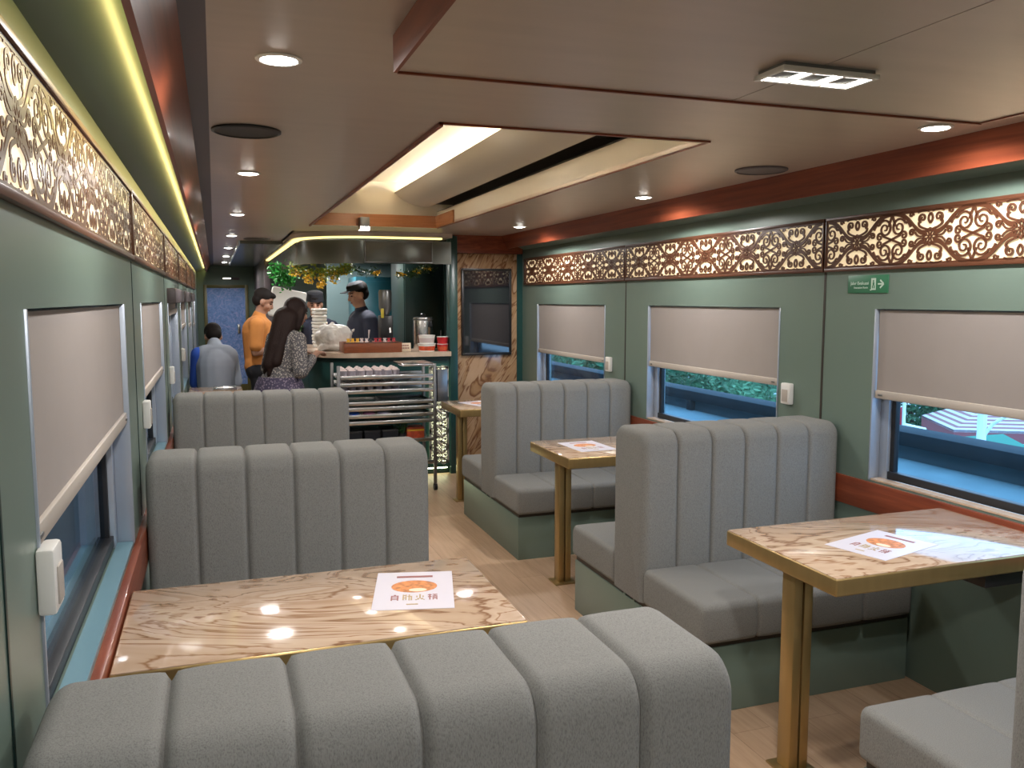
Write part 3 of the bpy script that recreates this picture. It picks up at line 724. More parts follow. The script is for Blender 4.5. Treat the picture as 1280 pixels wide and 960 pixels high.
bmesh.ops.translate(f2, verts=f2.verts, vec=(1.7775, 6.988, .10)); obj('lit_panel_fretwork', f2, 'white_bar', ct, smooth=False)
# header over the counter
hd = B(); band(hd, -.02, .02, 1.79, 1.975); struct('wall_header', hd, 'dark_ceiling', angle=.9)
hd = B(); band(hd, -.035, .02, 1.992, 2.003, 1.80); struct('trim_93', hd, 'led_arch', angle=.9)
hd = B(); band(hd, -.06, .5, 2.005, 2.04); struct('trim_94', hd, 'ceil', angle=.9)
t = thing('glass_canopy', 'smoked glass hood with pale frame over the food counter', 'canopy', (0, 0, 0))
bm = B(); bx(bm, .86+.3, 1.70, 6.885, 6.893, 1.80, 1.965); obj('glass_sheet', bm, 'smoked', t, smooth=False)
bm = B()
for a, b, c_, d_ in ((1.15, 1.71, 1.962, 1.972), (1.15, 1.71, 1.794, 1.802), (1.15, 1.158, 1.8, 1.965), (1.702, 1.71, 1.8, 1.965)): bx(bm, a, b, 6.88, 6.93, c_, d_, .001)
obj('frame', bm, 'steel_dark', t)
bm = B(); bx(bm, .62, .70, 11.5, 11.6, 0, 2.02, .005); struct('trim_95', bm, 'ceil_grey')
bm = B(); bx(bm, .6, 3.0, 7.0, 11.6, 2.04, 2.06); struct('ceiling_galley', bm, 'dark_ceiling', smooth=False)
bm = B(); bx(bm, 1.25, XR, 10.2, 10.25, 0, 2.05); struct('wall_galley_back', bm, 'teal_wall', smooth=False)
bm = B(); bx(bm, .62, .68, 11.6, Y1, 0, 2.04); struct('wall_corridor', bm, 'ceil_grey', smooth=False)
bm = B(); bx(bm, .68, 2.6, 11.6, 11.65, 0, 2.05); struct('wall_galley_end', bm, 'teal_wall', smooth=False)
bm = B(); bx(bm, .24, .62, 8.3, Y1, ZC-.03, ZC-.001); struct('ceiling_corridor', bm, 'dark_ceiling', smooth=False)
bm = B(); bx(bm, .225, .24, 8.3, 13.6, ZC-.035, ZC-.001); struct('trim_96', bm, 'alu', smooth=False)
t = thing('air_vent', 'oval dark air vent in the corridor ceiling', 'vent', (.38, 8.05, ZC))
bm = B(); lathe(bm, [(.11, 0), (.11, -.006), (.1, -.01), (.09, -.006), (0, -.006)], n=32); obj('grille', bm, 'slot', t)
bm = B(); lathe(bm, [(.118, 0), (.118, -.004), (.11, -.006)], n=32); obj('rim', bm, 'black', t)
# tall cupboards at the galley's right and back
t = thing('tall_cabinet', 'tall dark green cupboard at the right end of the galley', 'cabinet', (1.98, 8.0, 0))
bm = B(); bx(bm, -.28, .5, 0, .6, 0, 2.0, .004); obj('body', bm, 'teal_dark', t)
for a, b in ((-.27, .1), (.11, .49)):
    bm = B(); bx(bm, a, b, -.018, 0, .1, 1.95, .003); o_ = obj('door', bm, 'teal_dark', t)
    bm = B(); bx(bm, b-.03 if a < 0 else a+.02, b-.02 if a < 0 else a+.03, -.03, -.017, 1.0, 1.2, .002); obj('handle', bm, 'steel_dark', o_)
t = thing('tall_cabinet', 'blue-teal fridge cabinet behind the staff member in side view', 'cabinet', (1.72, 9.6, 0))
bm = B(); bx(bm, -.22, .28, 0, .55, 0, 1.75, .004); obj('body', bm, mat('blue_teal_panel', (.02, .11, .15), .3), t)
bm = B(); bx(bm, -.21, .27, -.018, 0, .1, 1.7, .003); o_ = obj('door', bm, mat('blue_teal_door', (.02, .12, .16), .3), t)
bm = B(); bx(bm, -.19, -.175, -.035, -.017, .9, 1.3, .002); obj('handle', bm, 'steel', o_)
downlight((1.33, 8.0, 2.035), 'round white downlight inside the galley above the staff in side view', 'downlights in the galley', 26, .05)
downlight((1.2, 9.6, 2.035), 'round white downlight inside the galley above the staff in a black cap', 'downlights in the galley', 26, .04)
# door at the end of the corridor
bm = B()
for a, b, c_, d_ in ((-.16, -.11, 0, 1.73), (.47, .52, 0, 1.73), (-.11, .47, 1.68, 1.73), (-.11, .47, 0, .12)): bx(bm, a, b, Y1-.03, Y1+.05, c_, d_, .003)
dr = struct('door_1', bm, 'olive')
bm = B(); bx(bm, -.11, .47, Y1-.005, Y1+.02, .12, 1.68); obj('door_panel', bm, 'blue_door', dr, smooth=False)
bm = B(); bx(bm, .34, .38, Y1-.04, Y1-.005, .95, 1.1, .004); obj('door_handle', bm, 'steel', dr)
t = thing('exit_lamp', 'thin pale light bar on the wall above the blue door', 'lamp', (.26, Y1, 1.83))
bm = B(); bx(bm, -.13, .13, -.03, 0, -.02, .02, .004); obj('housing', bm, 'ceil_grey', t)
bm = B(); bx(bm, -.12, .0, -.033, -.03, -.008, .012); obj('diffuser', bm, emis('dim_lamp', (1, 1, .85), 1.2), t, smooth=False)

# ------------------------------------------------------------------ tray rack in front of the counter
RX0, RX1, RY0, RY1 = .86, 1.60, 6.42, 6.80
rk = thing('tray_rack', 'stainless steel tray rack standing in front of the food counter', 'rack', (0, 0, 0))
for x in (RX0, RX1):
    for y in (RY0, RY1):
        bm = B(); bx(bm, x-.012, x+.012, y-.012, y+.012, .05, 1.0, .003); p_ = obj('post', bm, 'steel_dark', rk)
        bm = B(); tube(bm, [(x-.012, y, .028), (x+.012, y, .028)], .028, 16); obj('caster', bm, 'rubber', p_)
SH = (.985, .90, .845, .79, .70, .655, .60, .55, .40, .22)
for i, z in enumerate(SH):
    bm = B(); full = i in (3, 7, 8, 9)
    if i == 0: bx(bm, RX1-.25, RX1+.01, RY0-.01, RY1+.01, z, z+.018, .004)
    else:
        bx(bm, RX0, RX1, RY0-.008, RY0+.006, z-.004, z+.024, .003); bx(bm, RX0, RX1, RY1-.006, RY1+.008, z-.004, z+.018, .003)
        bx(bm, RX0, RX1, RY0, RY1, z-.004, z+.002)
    obj('shelf', bm, 'steel', rk)
rnd = random.Random(3)
gi = 0
def tumbler():
    t = thing('plastic_cup', 'small pale cup packed among others on the tray rack', 'cup', (0, 0, 0), 0, 'small pale cups on the upper tray rack shelves')
    bm = B(); lathe(bm, [(0, 0), (.022, 0), (.024, .004), (.030, .052), (.031, .055), (.028, .054), (.022, .006), (0, .005)], n=14); obj('cup', bm, 'clear', t)
    bm = B(); lathe(bm, [(.030, .052), (.031, .055), (.024, .060), (.008, .075), (0, .076)], n=14); obj('lid', bm, 'snack_w', t)
    return t
cup0 = tumbler(); first = True
for zi, (z, cols) in enumerate(((.902, 7), (.792, 7))):
    for iy, y in enumerate((RY0+.07, RY0+.17, RY0+.27)):
        for k in range(cols):
            x = RX0+.05+k*.066+rnd.uniform(-.006, .006)
            if z > .88 and x > 1.36: continue
            if zi == 1 and False: continue
            if first: cup0.location = (x, y, z); cup0.rotation_euler.z = rnd.uniform(0, 6); first = False
            else: dup(cup0, (x, y, z), rnd.uniform(0, 6))
def tray_stack(x0, x1, z, label, m='steel_dark'):
    t = thing('baking_tray', label, 'tray', ((x0+x1)/2, (RY0+RY1)/2, z), 0, 'baking trays on the rack'); w = (x1-x0)/2
    bm = B(); bx(bm, -w, w, -.16, .16, 0, .003); obj('tray_base', bm, m, t, smooth=False)
    bm = B(); bx(bm, -w, w, -.165, -.16, 0, .022, .001); bx(bm, -w, w, .16, .165, 0, .022, .001); bx(bm, -w-.004, -w, -.165, .165, 0, .022, .001); bx(bm, w, w+.004, -.165, .165, 0, .022, .001); obj('rim', bm, m, t)
tray_stack(1.20, 1.57, .702, 'shallow steel baking tray on the rack shelf below the cups')
tray_stack(.9, 1.57, .657, 'long steel baking tray on the middle rack shelf')
tray_stack(.9, 1.57, .602, 'long steel baking tray on the rack shelf above the lowest goods')
for i, (x, m, lab) in enumerate(((.98, 'blue', 'blue wrapped snack packet on the middle rack shelf'), (1.10, 'snack_w', 'pale pink snack packet on the middle rack shelf'), (1.21, 'snack_w', 'pale snack packet beside the pink packet on the rack'))):
    t = thing('snack_packet', lab, 'snack', (x, RY0+.09, .60), rnd.uniform(-.2, .2), 'snack packets on the rack')
    bm = B(); ell(bm, (0, 0, .022), (.05, .07, .018), n=14); obj('packet', bm, m if i == 0 else mat('packet_pink%d' % i, ((.5, .2, .35), (.45, .45, .6))[i-1], .25), t)
    bm = B(); bx(bm, -.056, -.046, -.03, .03, .018, .024); bx(bm, .046, .056, -.03, .03, .018, .024); obj('seal', bm, 'white', t, smooth=False)
t = thing('cardboard_carton', 'orange carton on the lower right of the tray rack', 'carton', (1.47, 6.6, .402)); bm = B(); bx(bm, -.07, .07, -.07, .07, 0, .09, .003); obj('carton_body', bm, 'redorange', t)
bm = B(); bx(bm, -.07, .07, -.0725, -.0705, .06, .075); obj('tape', bm, 'snack_y', t, smooth=False)
for i, x in enumerate((.98, 1.12, 1.26)):
    t = thing('black_crate', 'dark crate on the low rack shelf, %s from the left' % nm[i], 'crate', (x, 6.6, .40), 0, 'dark crates on the low rack shelf')
    bm = B(); bx(bm, -.06, .06, -.12, .12, 0, .085, .006); obj('crate_body', bm, 'darkcloth', t); bm = B(); bx(bm, -.064, .064, -.124, .124, .078, .09, .003); obj('rim', bm, 'black', t)
def leafball(bm, c, r, nleaf, size, rnd, flat=1.):
    for _ in range(nleaf):
        v = Vector((rnd.gauss(0, 1), rnd.gauss(0, 1), rnd.gauss(0, 1))).normalized()*r*(rnd.random()**.4)
        p = Vector(c)+Vector((v.x, v.y, v.z*flat)); leaf(bm, p, size*rnd.uniform(.6, 1.3), rnd)
def leaf(bm, p, s, rnd, dirn=None):
    e = Euler((rnd.uniform(0, 6), rnd.uniform(0, 6), rnd.uniform(0, 6))).to_matrix()
    pts = [(0, -1, 0), (.38, -.3, .12), (.3, .45, .1), (0, 1, 0), (-.3, .45, .1), (-.38, -.3, .12)]
    vs = [bm.verts.new(p+e@Vector(q)*s) for q in pts]
    bm.faces.new((vs[0], vs[1], vs[2], vs[3])); bm.faces.new((vs[0], vs[3], vs[4], vs[5]))
t = thing('herb_pot', 'leafy green plant in a small pot low on the tray rack', 'plant', (1.36, 6.55, .402))
bm = B(); lathe(bm, [(0, 0), (.03, 0), (.04, .05), (.036, .05), (.03, .04), (0, .04)], n=16); obj('pot', bm, 'black', t)
bm = B(); leafball(bm, (0, 0, .085), .06, 90, .018, rnd); obj('foliage', bm, 'leaf_dark', t, smooth=False)
t = thing('menu_folder', 'dark grey open folder hanging on the right end of the tray rack', 'folder', (1.62, 6.42, .70))
bm = B(); bx(bm, 0, .09, -.006, 0, 0, .255, .002, mtx=Matrix.Rotation(.25, 4, 'Z')); obj('front_cover', bm, 'steel_dark', t)
bm = B(); bx(bm, 0, .05, -.006, 0, 0, .25, .002, mtx=Matrix.Translation((.0, .03, 0))@Matrix.Rotation(.9, 4, 'Z')); obj('back_cover', bm, mat('dark_green_cover', (.06, .09, .03), .4), t)
bm = B(); bx(bm, -.006, .004, -.008, .034, 0, .255, .002); obj('spine', bm, 'black', t)
for i in range(6):
    t = thing('plate', 'white plate on edge at the right end of the rack, %s from top' % nm[i], 'plate', (1.632, 6.44, .62-i*.062), 0, 'white plates racked on edge')
    bm = B(); prof = [(0, 0), (.035, .0), (.055, .008), (.055, .011), (.034, .004), (0, .004)]; lathe(bm, prof, n=20); obj('dish', bm, 'foam', t, rot=(0, .75, 0))
    bm = B(); lathe(bm, [(.026, 0), (.026, -.004), (.022, -.004), (.022, 0)], n=20); obj('foot_ring', bm, 'foam', t, rot=(0, .75, 0))

# ------------------------------------------------------------------ things on the counter
CZ = 1.06
t = thing('wooden_tray', 'long reddish wooden tray of wrapped snacks on the food counter', 'tray', (1.225, 7.12, CZ))
bm = B(); bx(bm, -.235, .235, -.13, .13, 0, .008); obj('tray_base', bm, 'tray', t, smooth=False)
bm = B()
for a, b, c_, d_ in ((-.24, .24, -.14, -.128), (-.24, .24, .128, .14), (-.24, -.228, -.128, .128), (.228, .24, -.128, .128)): bx(bm, a, b, c_, d_, 0, .085, .004)
obj('tray_sides', bm, 'tray', t)
bm = B(); bx(bm, -.243, .243, -.143, -.126, .078, .088, .003); obj('top_rim', bm, 'fret', t)
for i in range(11):
    x = 1.225-.19+i*.038; m = ('snack_y', 'snack_y', 'snack_y', 'snack_w', 'snack_w', 'black', 'snack_r', 'snack_r', 'snack_w', 'snack_r', 'snack_r')[i]
    t = thing('snack_packet', 'wrapped snack in the wooden tray on the counter, %s counted from the left' % ('first second third fourth fifth sixth seventh eighth ninth tenth eleventh'.split()[i]), 'snack', (x, 7.08+.02*(i % 2), CZ+.008), rnd.uniform(-.4, .4), 'wrapped snacks in the wooden tray')
    bm = B(); ell(bm, (0, 0, .05), (.017, .03, .052), n=12); obj('packet', bm, m, t)
    bm = B(); bx(bm, -.014, .014, -.004, .004, .097, .108); obj('seal', bm, m, t, smooth=False)
t = thing('counter_sign', 'small cream card sign with two dark lines of handwriting on the counter', 'sign', (1.512, 7.08, CZ))
bm = B(); bx(bm, -.05, .05, -.004, .004, 0, .072, .002, mtx=Matrix.Rotation(-.15, 4, 'X')); obj('card', bm, 'rice', t)
bm = B()
for z, w in ((.050, .03), (.028, .034)):
    for k in range(5): bx(bm, -w+k*w*.42, -w+k*w*.42+w*.3, -.0055, -.0042, z-.006, z+.006, mtx=Matrix.Rotation(-.15, 4, 'X'))
obj('handwriting', bm, 'ink', t, smooth=False)
t = thing('steel_urn', 'cylindrical stainless drinks urn standing behind the paper tubs', 'urn', (1.735, 7.36, CZ))
bm = B(); lathe(bm, [(0, 0), (.085, 0), (.088, .01), (.088, .27), (.085, .28), (.07, .285), (0, .29)], n=32); obj('body', bm, 'steel', t)
bm = B(); lathe(bm, [(.089, .255), (.091, .262), (.089, .27)], n=32); obj('rim_band', bm, 'steel_dark', t)
bm = B(); lathe(bm, [(0, .29), (.02, .29), (.022, .305), (.012, .315), (0, .316)], n=16); obj('lid_knob', bm, 'black', t)
bm = B(); tube(bm, [(0, -.08, .06), (0, -.125, .06), (0, -.13, .03)], .009, 8); obj('tap', bm, 'steel_dark', t)
bm = B(); bx(bm, .03, .06, -.094, -.06, .2, .25, .003); obj('handle', bm, 'black', t)
def tub(x, y, z, r, h, m, band_m, label, lid=True):
    t = thing('paper_tub', label, 'tub', (x, y, z), 0, 'paper tubs on the counter')
    bm = B(); lathe(bm, [(0, 0), (r*.86, 0), (r, h), (r*.97, h), (r*.84, .004), (0, .004)], n=26); obj('tub_body', bm, m, t)
    bm = B(); lathe(bm, [(r*.875, h*.12), (r*.96, h*.68), (r*.965, h*.68), (r*.88, h*.12)], n=26); obj('printed_band', bm, band_m, t)
    bm = B(); lathe(bm, [(r*1.03, h*.93), (r*1.04, h*1.0), (r*.95, h*1.03), (0, h*1.03)], n=26); obj('lid', bm, 'white', t)
tub(1.695, 7.06, CZ, .075, .065, 'foam', 'redorange', 'wide white tub with red band, lower of the white pair on the counter')
tub(1.695, 7.06, CZ+.067, .07, .068, 'foam', 'snack_w', 'white paper tub stacked on top of the wide red-banded tub')
tub(1.83, 7.05, CZ, .048, .06, 'red', 'redorange', 'red paper tub, lower of the red pair beside the green column')
tub(1.83, 7.05, CZ+.062, .048, .06, 'red', 'red', 'red paper tub, upper of the red pair beside the green column')
t = thing('coffee_grinder', 'tall narrow black coffee machine with a yellow tag on the counter', 'coffee machine', (1.40, 7.36, CZ))
bm = B(); bx(bm, -.055, .055, -.06, .06, 0, .30, .01); obj('body', bm, 'black', t)
bm = B(); lathe(bm, [(.03, .30), (.055, .36), (.058, .50), (.05, .52), (0, .52)], n=20); obj('hopper', bm, 'steel_dark', t)
bm = B(); bx(bm, -.05, -.025, -.064, -.06, .28, .36, .001); obj('tag', bm, 'gold_fabric', t)
bm = B(); tube(bm, [(.02, -.06, .2), (.02, -.11, .19), (.02, -.12, .15)], .01, 8); obj('spout', bm, 'steel', t)
# bag
t = thing('plastic_bag', 'knotted white plastic carrier bag on the counter beside the woman', 'bag', (.955, 7.42, CZ))
bm = B(); ell(bm, (-.01, 0, .11), (.15, .10, .115)); ell(bm, (.06, 0, .13), (.10, .08, .09)); ell(bm, (-.08, 0, .16), (.06, .05, .06)); taper(bm, (.12, 0, .18), (.155, 0, .15), .02, .012); taper(bm, (-.02, 0, .2), (0, 0, .235), .025, .012); taper(bm, (-.06, .01, .2), (-.075, .01, .235), .018, .01)
bx(bm, -.13, .12, -.09, .09, 0, .06, .02)
bag = obj('bag_body', bm, 'bag', t)
md = bag.modifiers.new('r', 'REMESH'); md.mode = 'VOXEL'; md.voxel_size = .008; md.use_smooth_shade = True
tx = bpy.data.textures.new('crumple', 'CLOUDS'); tx.noise_scale = .05
md = bag.modifiers.new('d', 'DISPLACE'); md.texture = tx; md.strength = .025
bm = B(); tube(bm, [(.155, 0, .15), (.175, -.01, .165), (.18, 0, .18), (.165, .01, .17)], .006, 6); obj('knot', bm, 'bag', t)
for i in range(6):
    t = thing('foam_box', 'white foam food box in the stack beside the carrier bag, %s from the bottom' % nm[i], 'food box', (.905, 7.98, CZ+i*.06), .1*(i % 2), 'stacked foam food boxes')
    bm = B(); bx(bm, -.06, .06, -.06, .06, 0, .03, .008); obj('box_base', bm, 'foam', t); bm = B(); bx(bm, -.064, .064, -.064, .064, .031, .055, .01); obj('lid', bm, 'foam', t)
t = thing('display_monitor', 'white tilted display seen from behind on the counter above the woman', 'monitor', (.72, 9.2, CZ))
bm = B(); bx(bm, -.18, .18, -.025, .025, -.16, .16, .06, 4, mtx=Matrix.Translation((0, 0, .39))@Matrix.Rotation(.2, 4, 'Y')@Matrix.Rotation(-.25, 4, 'X')); obj('casing', bm, 'foam', t)
bm = B(); tube(bm, [(0, .02, .02), (0, .01, .15), (0, 0, .3)], .022, 12); obj('stand', bm, 'white', t)
bm = B(); bx(bm, -.09, .09, -.07, .07, 0, .02, .008); obj('foot', bm, 'white', t)
t = thing('flower_pot', 'small leafy plant with white blossoms between the orange shirt and the woman', 'plant', (.76, 8.6, CZ))
bm = B(); lathe(bm, [(0, 0), (.04, 0), (.055, .08), (.05, .08), (.04, .06), (0, .06)], n=18); obj('pot', bm, 'black', t)
bm = B(); leafball(bm, (0, 0, .16), .1, 160, .022, rnd); obj('foliage', bm, 'leaf_dark', t, smooth=False)
for k in range(7):
    v = Vector((rnd.uniform(-.1, .1), rnd.uniform(-.1, 0), .16+rnd.uniform(-.08, .09))); bm = B(); ell(bm, v, (.014, .014, .012), n=8); obj('blossom', bm, 'flower_white', t)
# foil tray on the far left table
t = thing('foil_tray', 'crumpled silver foil tray on the table in front of the seated man', 'tray', (.06, 7.66, TZ))
bm = B(); bx(bm, -.09, .09, -.06, .06, 0, .004); bx(bm, -.095, .095, -.066, -.06, 0, .03, .002); bx(bm, -.095, .095, .06, .066, 0, .03, .002); bx(bm, -.096, -.09, -.06, .06, 0, .03, .002); bx(bm, .09, .096, -.06, .06, 0, .03, .002); obj('tray_shell', bm, 'steel', t)
bm = B(); ell(bm, (0, 0, .018), (.08, .05, .014), n=14); obj('food', bm, 'foam', t)

# ------------------------------------------------------------------ hanging garlands
def garland(name, label, path, m_leaf, nleaf, r, size, flowers=None, group='hanging artificial garlands'):
    t = thing(name, label, 'garland', path[0], 0, group); o0 = Vector(path[0])
    bm = B(); tube(bm, [Vector(p)-o0 for p in path], .004, 6); obj('stem', bm, 'leaf_dark', t)
    bm = B()
    for i in range(nleaf):
        u = rnd.random()*(len(path)-1); k = min(int(u), len(path)-2); p = Vector(path[k]).lerp(Vector(path[k+1]), u-k)-o0
        p += Vector((rnd.gauss(0, r), rnd.gauss(0, r), rnd.gauss(0, r)-r*.5)); leaf(bm, p, size*rnd.uniform(.6, 1.3), rnd)
    obj('leaves', bm, m_leaf, t, smooth=False)
    bm = B(); tube(bm, [Vector(path[-1])-o0, Vector((path[-1][0], path[-1][1], 2.04))-o0], .0015, 5); obj('hanging_string', bm, 'leaf_dark', t)
    if flowers:
        for (p, dz, nf) in flowers:
            bm = B()
            for i in range(nf):
                q = Vector(p)-o0+Vector((rnd.gauss(0, .022), rnd.gauss(0, .022), -dz*rnd.random())); leaf(bm, q, .018*rnd.uniform(.7, 1.3), rnd)
            obj('flower_cluster', bm, 'flower', t, smooth=False)
    return t
garland('hanging_bush', 'dense bright green leafy bunch hanging at the left of the counter header', [(.52+.0, 7.9, 1.79), (.56, 7.95, 1.74), (.60, 7.95, 1.70), (.66, 7.95, 1.70)], 'leaf', 520, .038, .020)
garland('flower_garland', 'long garland of green leaves and yellow flower clusters over the counter', [(.66, 7.8, 1.80), (.78, 7.75, 1.755), (.90, 7.7, 1.74), (1.02, 7.7, 1.75), (1.10, 7.7, 1.79), (1.16, 7.7, 1.80)], 'leaf_yellow', 460, .028, .020,
        [((.69, 7.8, 1.80), .10, 60), ((.79, 7.75, 1.755), .12, 60), ((.90, 7.7, 1.73), .13, 70), ((1.0, 7.7, 1.76), .12, 60), ((1.08, 7.7, 1.79), .08, 40)])
garland('flower_garland', 'thin green garland with small lights over the staff in side view', [(1.16, 7.7, 1.80), (1.25, 7.7, 1.77), (1.34, 7.7, 1.75), (1.40, 7.7, 1.74)], 'leaf_dark', 150, .02, .014, [((1.4, 7.7, 1.75), .03, 24)])
garland('flower_garland', 'trailing leafy garland hanging beside the green column', [(1.62, 7.5, 1.72), (1.70, 7.5, 1.745), (1.76, 7.45, 1.77), (1.83, 7.4, 1.80)], 'leaf_dark', 170, .022, .016, [((1.72, 7.5, 1.76), .03, 24), ((1.8, 7.45, 1.79), .03, 24)])
garland('flower_garland', 'small flower sprig hanging in the middle of the dark galley opening', [(1.55, 7.5, 1.72), (1.60, 7.5, 1.735)], 'leaf_dark', 40, .014, .013, [((1.57, 7.5, 1.735), .03, 24)])
# ------------------------------------------------------------------ people
def remesh(o, vox, it=4):
    md = o.modifiers.new('r', 'REMESH'); md.mode = 'VOXEL'; md.voxel_size = vox; md.use_smooth_shade = True
    md = o.modifiers.new('s', 'SMOOTH'); md.factor = .5; md.iterations = it
    return o
def hand(bm, w, dirv, palm_n, s=1., curl=.5, side=1):
    """palm and five fingers from the wrist w along dirv; palm_n is the way the palm faces"""
    dv = Vector(dirv).normalized(); pn = Vector(palm_n); pn = (pn-dv*pn.dot(dv)).normalized(); ac = dv.cross(pn)*side
    w = Vector(w)
    for k in range(4):
        b = w+dv*.075*s+ac*(k-1.5)*.019*s; taper(bm, w+ac*(k-1.5)*.012*s, b, .017*s, .0125*s, 8, 3)
        l = (.062, .075, .07, .055)[k]*s; d1 = (dv*math.cos(curl*.6)+pn*math.sin(curl*.6)); d2 = (dv*math.cos(curl*1.5)+pn*math.sin(curl*1.5))
        m_ = b+d1*l*.55; taper(bm, b, m_, .0095*s, .0085*s, 8, 3); taper(bm, m_, m_+d2*l*.5, .0085*s, .007*s, 8, 3)
    tb = w+dv*.02*s-ac*.022*s; t1 = tb+(dv*.6-ac*.7+pn*.35).normalized()*.04*s; taper(bm, tb, t1, .013*s, .010*s, 8, 3); taper(bm, t1, t1+(dv*.9-ac*.1+pn*.4).normalized()*.032*s, .010*s, .008*s, 8, 3)
def head(bm, c, s=1., pitch=0., yaw=0.):
    """skull, jaw, nose, ears; front is +y"""
    Rm = Euler((pitch, 0, yaw)).to_matrix(); c = Vector(c)
    P = lambda x, y, z: c+Rm@(Vector((x, y, z))*s)
    e = (pitch, 0, yaw)
    ell(bm, P(0, -.008, .025), (.076*s, .095*s, .092*s), e); ell(bm, P(0, .018, -.035), (.062*s, .074*s, .075*s), e); ell(bm, P(0, .05, -.085), (.032*s, .034*s, .028*s), e, 12)
    taper(bm, P(0, .086, .01), P(0, .103, -.028), .010*s, .015*s, 8, 3); ell(bm, P(0, .075, -.06), (.026*s, .018*s, .014*s), e, 10)
    for sx in (-1, 1): ell(bm, P(sx*.076, -.005, -.015), (.010*s, .022*s, .033*s), e, 10); ell(bm, P(sx*.04, .062, -.03), (.022*s, .02*s, .022*s), e, 10)
    return P, e
def face(t, P, s, e):
    for sx in (-1, 1):
        bm = B(); ell(bm, P(sx*.031, .078, .005), (.012*s, .008*s, .006*s), e, 10); obj('eye', bm, 'hair', t)
        bm = B(); tube(bm, [P(sx*.018, .086, .026), P(sx*.035, .082, .031), P(sx*.05, .07, .026)], .0045*s, 6); obj('eyebrow', bm, 'hair', t)
    bm = B(); ell(bm, P(0, .09, -.062), (.021*s, .008*s, .007*s), e, 10); obj('mouth', bm, 'lip', t)
def cap_hair(t, P, e, s, m='hair', back=0.):
    bm = B(); ell(bm, P(0, -.022, .048), (.084*s, .098*s, .082*s), e); ell(bm, P(0, -.045, -.005), (.078*s, .07*s, .07*s), e)
    ell(bm, P(0, .05, .085), (.06*s, .045*s, .03*s), e, 12)
    return remesh(obj('hair', bm, m, t), .008*s, 3)
def person(label, loc, rz, H_, group=None): return thing('person', label, 'person', loc, rz, group), H_/1.75

# man in the orange shirt (local front +y)
t, s = person('person in an orange shirt standing in the corridor, head bowed over a phone', (.385, 8.25, 0), -PI/2-.1, 1.62)
V = lambda x, y, z: (x*s, y*s, z*s)
bm = B(); P, e = head(bm, V(0, .05, 1.60), s, -.45, 0)
taper(bm, V(0, -.005, 1.42), V(0, .03, 1.53), .058*s, .052*s)
for a, b, ra, rb in ((V(0, 0, 1.0), V(0, -.01, 1.3), .13*s, .145*s), (V(-.1, -.01, 1.36), V(.1, -.01, 1.36), .08*s, .08*s), (V(-.07, 0, .93), V(.07, 0, .93), .12*s, .12*s)): taper(bm, a, b, ra, rb)
for sx in (-1, 1):
    taper(bm, V(sx*.09, 0, .9), V(sx*.1, .02, .5), .085*s, .055*s); taper(bm, V(sx*.1, .02, .5), V(sx*.1, -.01, .09), .056*s, .036*s)
    taper(bm, V(sx*.1, -.02, .04), V(sx*.11, .14, .03), .038*s, .03*s)
    taper(bm, V(sx*.185, -.01, 1.37), V(sx*.215, -.03, 1.1), .052*s, .042*s); taper(bm, V(sx*.215, -.03, 1.1), V(sx*.10, .19, 1.13), .04*s, .028*s)
    hand(bm, V(sx*.10, .19, 1.13), (-sx*.35, .9, .15), (-sx*.8, 0, .6), s, .7, sx)
remesh(obj('body', bm, 'skin', t), .0075); face(t, P, s, e); cap_hair(t, P, e, s)
bm = B()
for a, b, ra, rb in ((V(0, 0, .97), V(0, -.01, 1.3), .15*s, .16*s), (V(-.11, -.01, 1.37), V(.11, -.01, 1.37), .09*s, .09*s), (V(-.04, 0, .95), V(.04, 0, .95), .155*s, .155*s), (V(0, 0, 1.43), V(0, .005, 1.455), .075*s, .066*s)): taper(bm, a, b, ra, rb)
for sx in (-1, 1): taper(bm, V(sx*.18, -.01, 1.37), V(sx*.213, -.025, 1.16), .07*s, .066*s)
remesh(obj('shirt', bm, 'orange', t), .012, 3)
bm = B(); taper(bm, V(-.06, 0, .92), V(.06, 0, .92), .145*s, .145*s)
for sx in (-1, 1): taper(bm, V(sx*.09, 0, .88), V(sx*.1, .02, .5), .102*s, .078*s); taper(bm, V(sx*.1, .02, .5), V(sx*.1, -.01, .1), .076*s, .062*s)
remesh(obj('trousers', bm, 'darkcloth', t), .014, 3)
for sx in (-1, 1): bm = B(); ell(bm, V(sx*.105, .05, .035), (.045*s, .12*s, .038*s), n=14); obj('shoe', bm, 'black', t)
# his phone
ph = thing('mobile_phone', 'dark phone held by the person in the orange shirt', 'phone', (.385+.275, 8.25-.0, 1.085), 0)
bm = B(); bx(bm, -.035, .035, -.06, .06, 0, .007, .003); obj('case', bm, 'black', ph); bm = B(); bx(bm, -.031, .031, -.055, .055, .007, .0082); obj('display', bm, 'screen', ph, smooth=False)

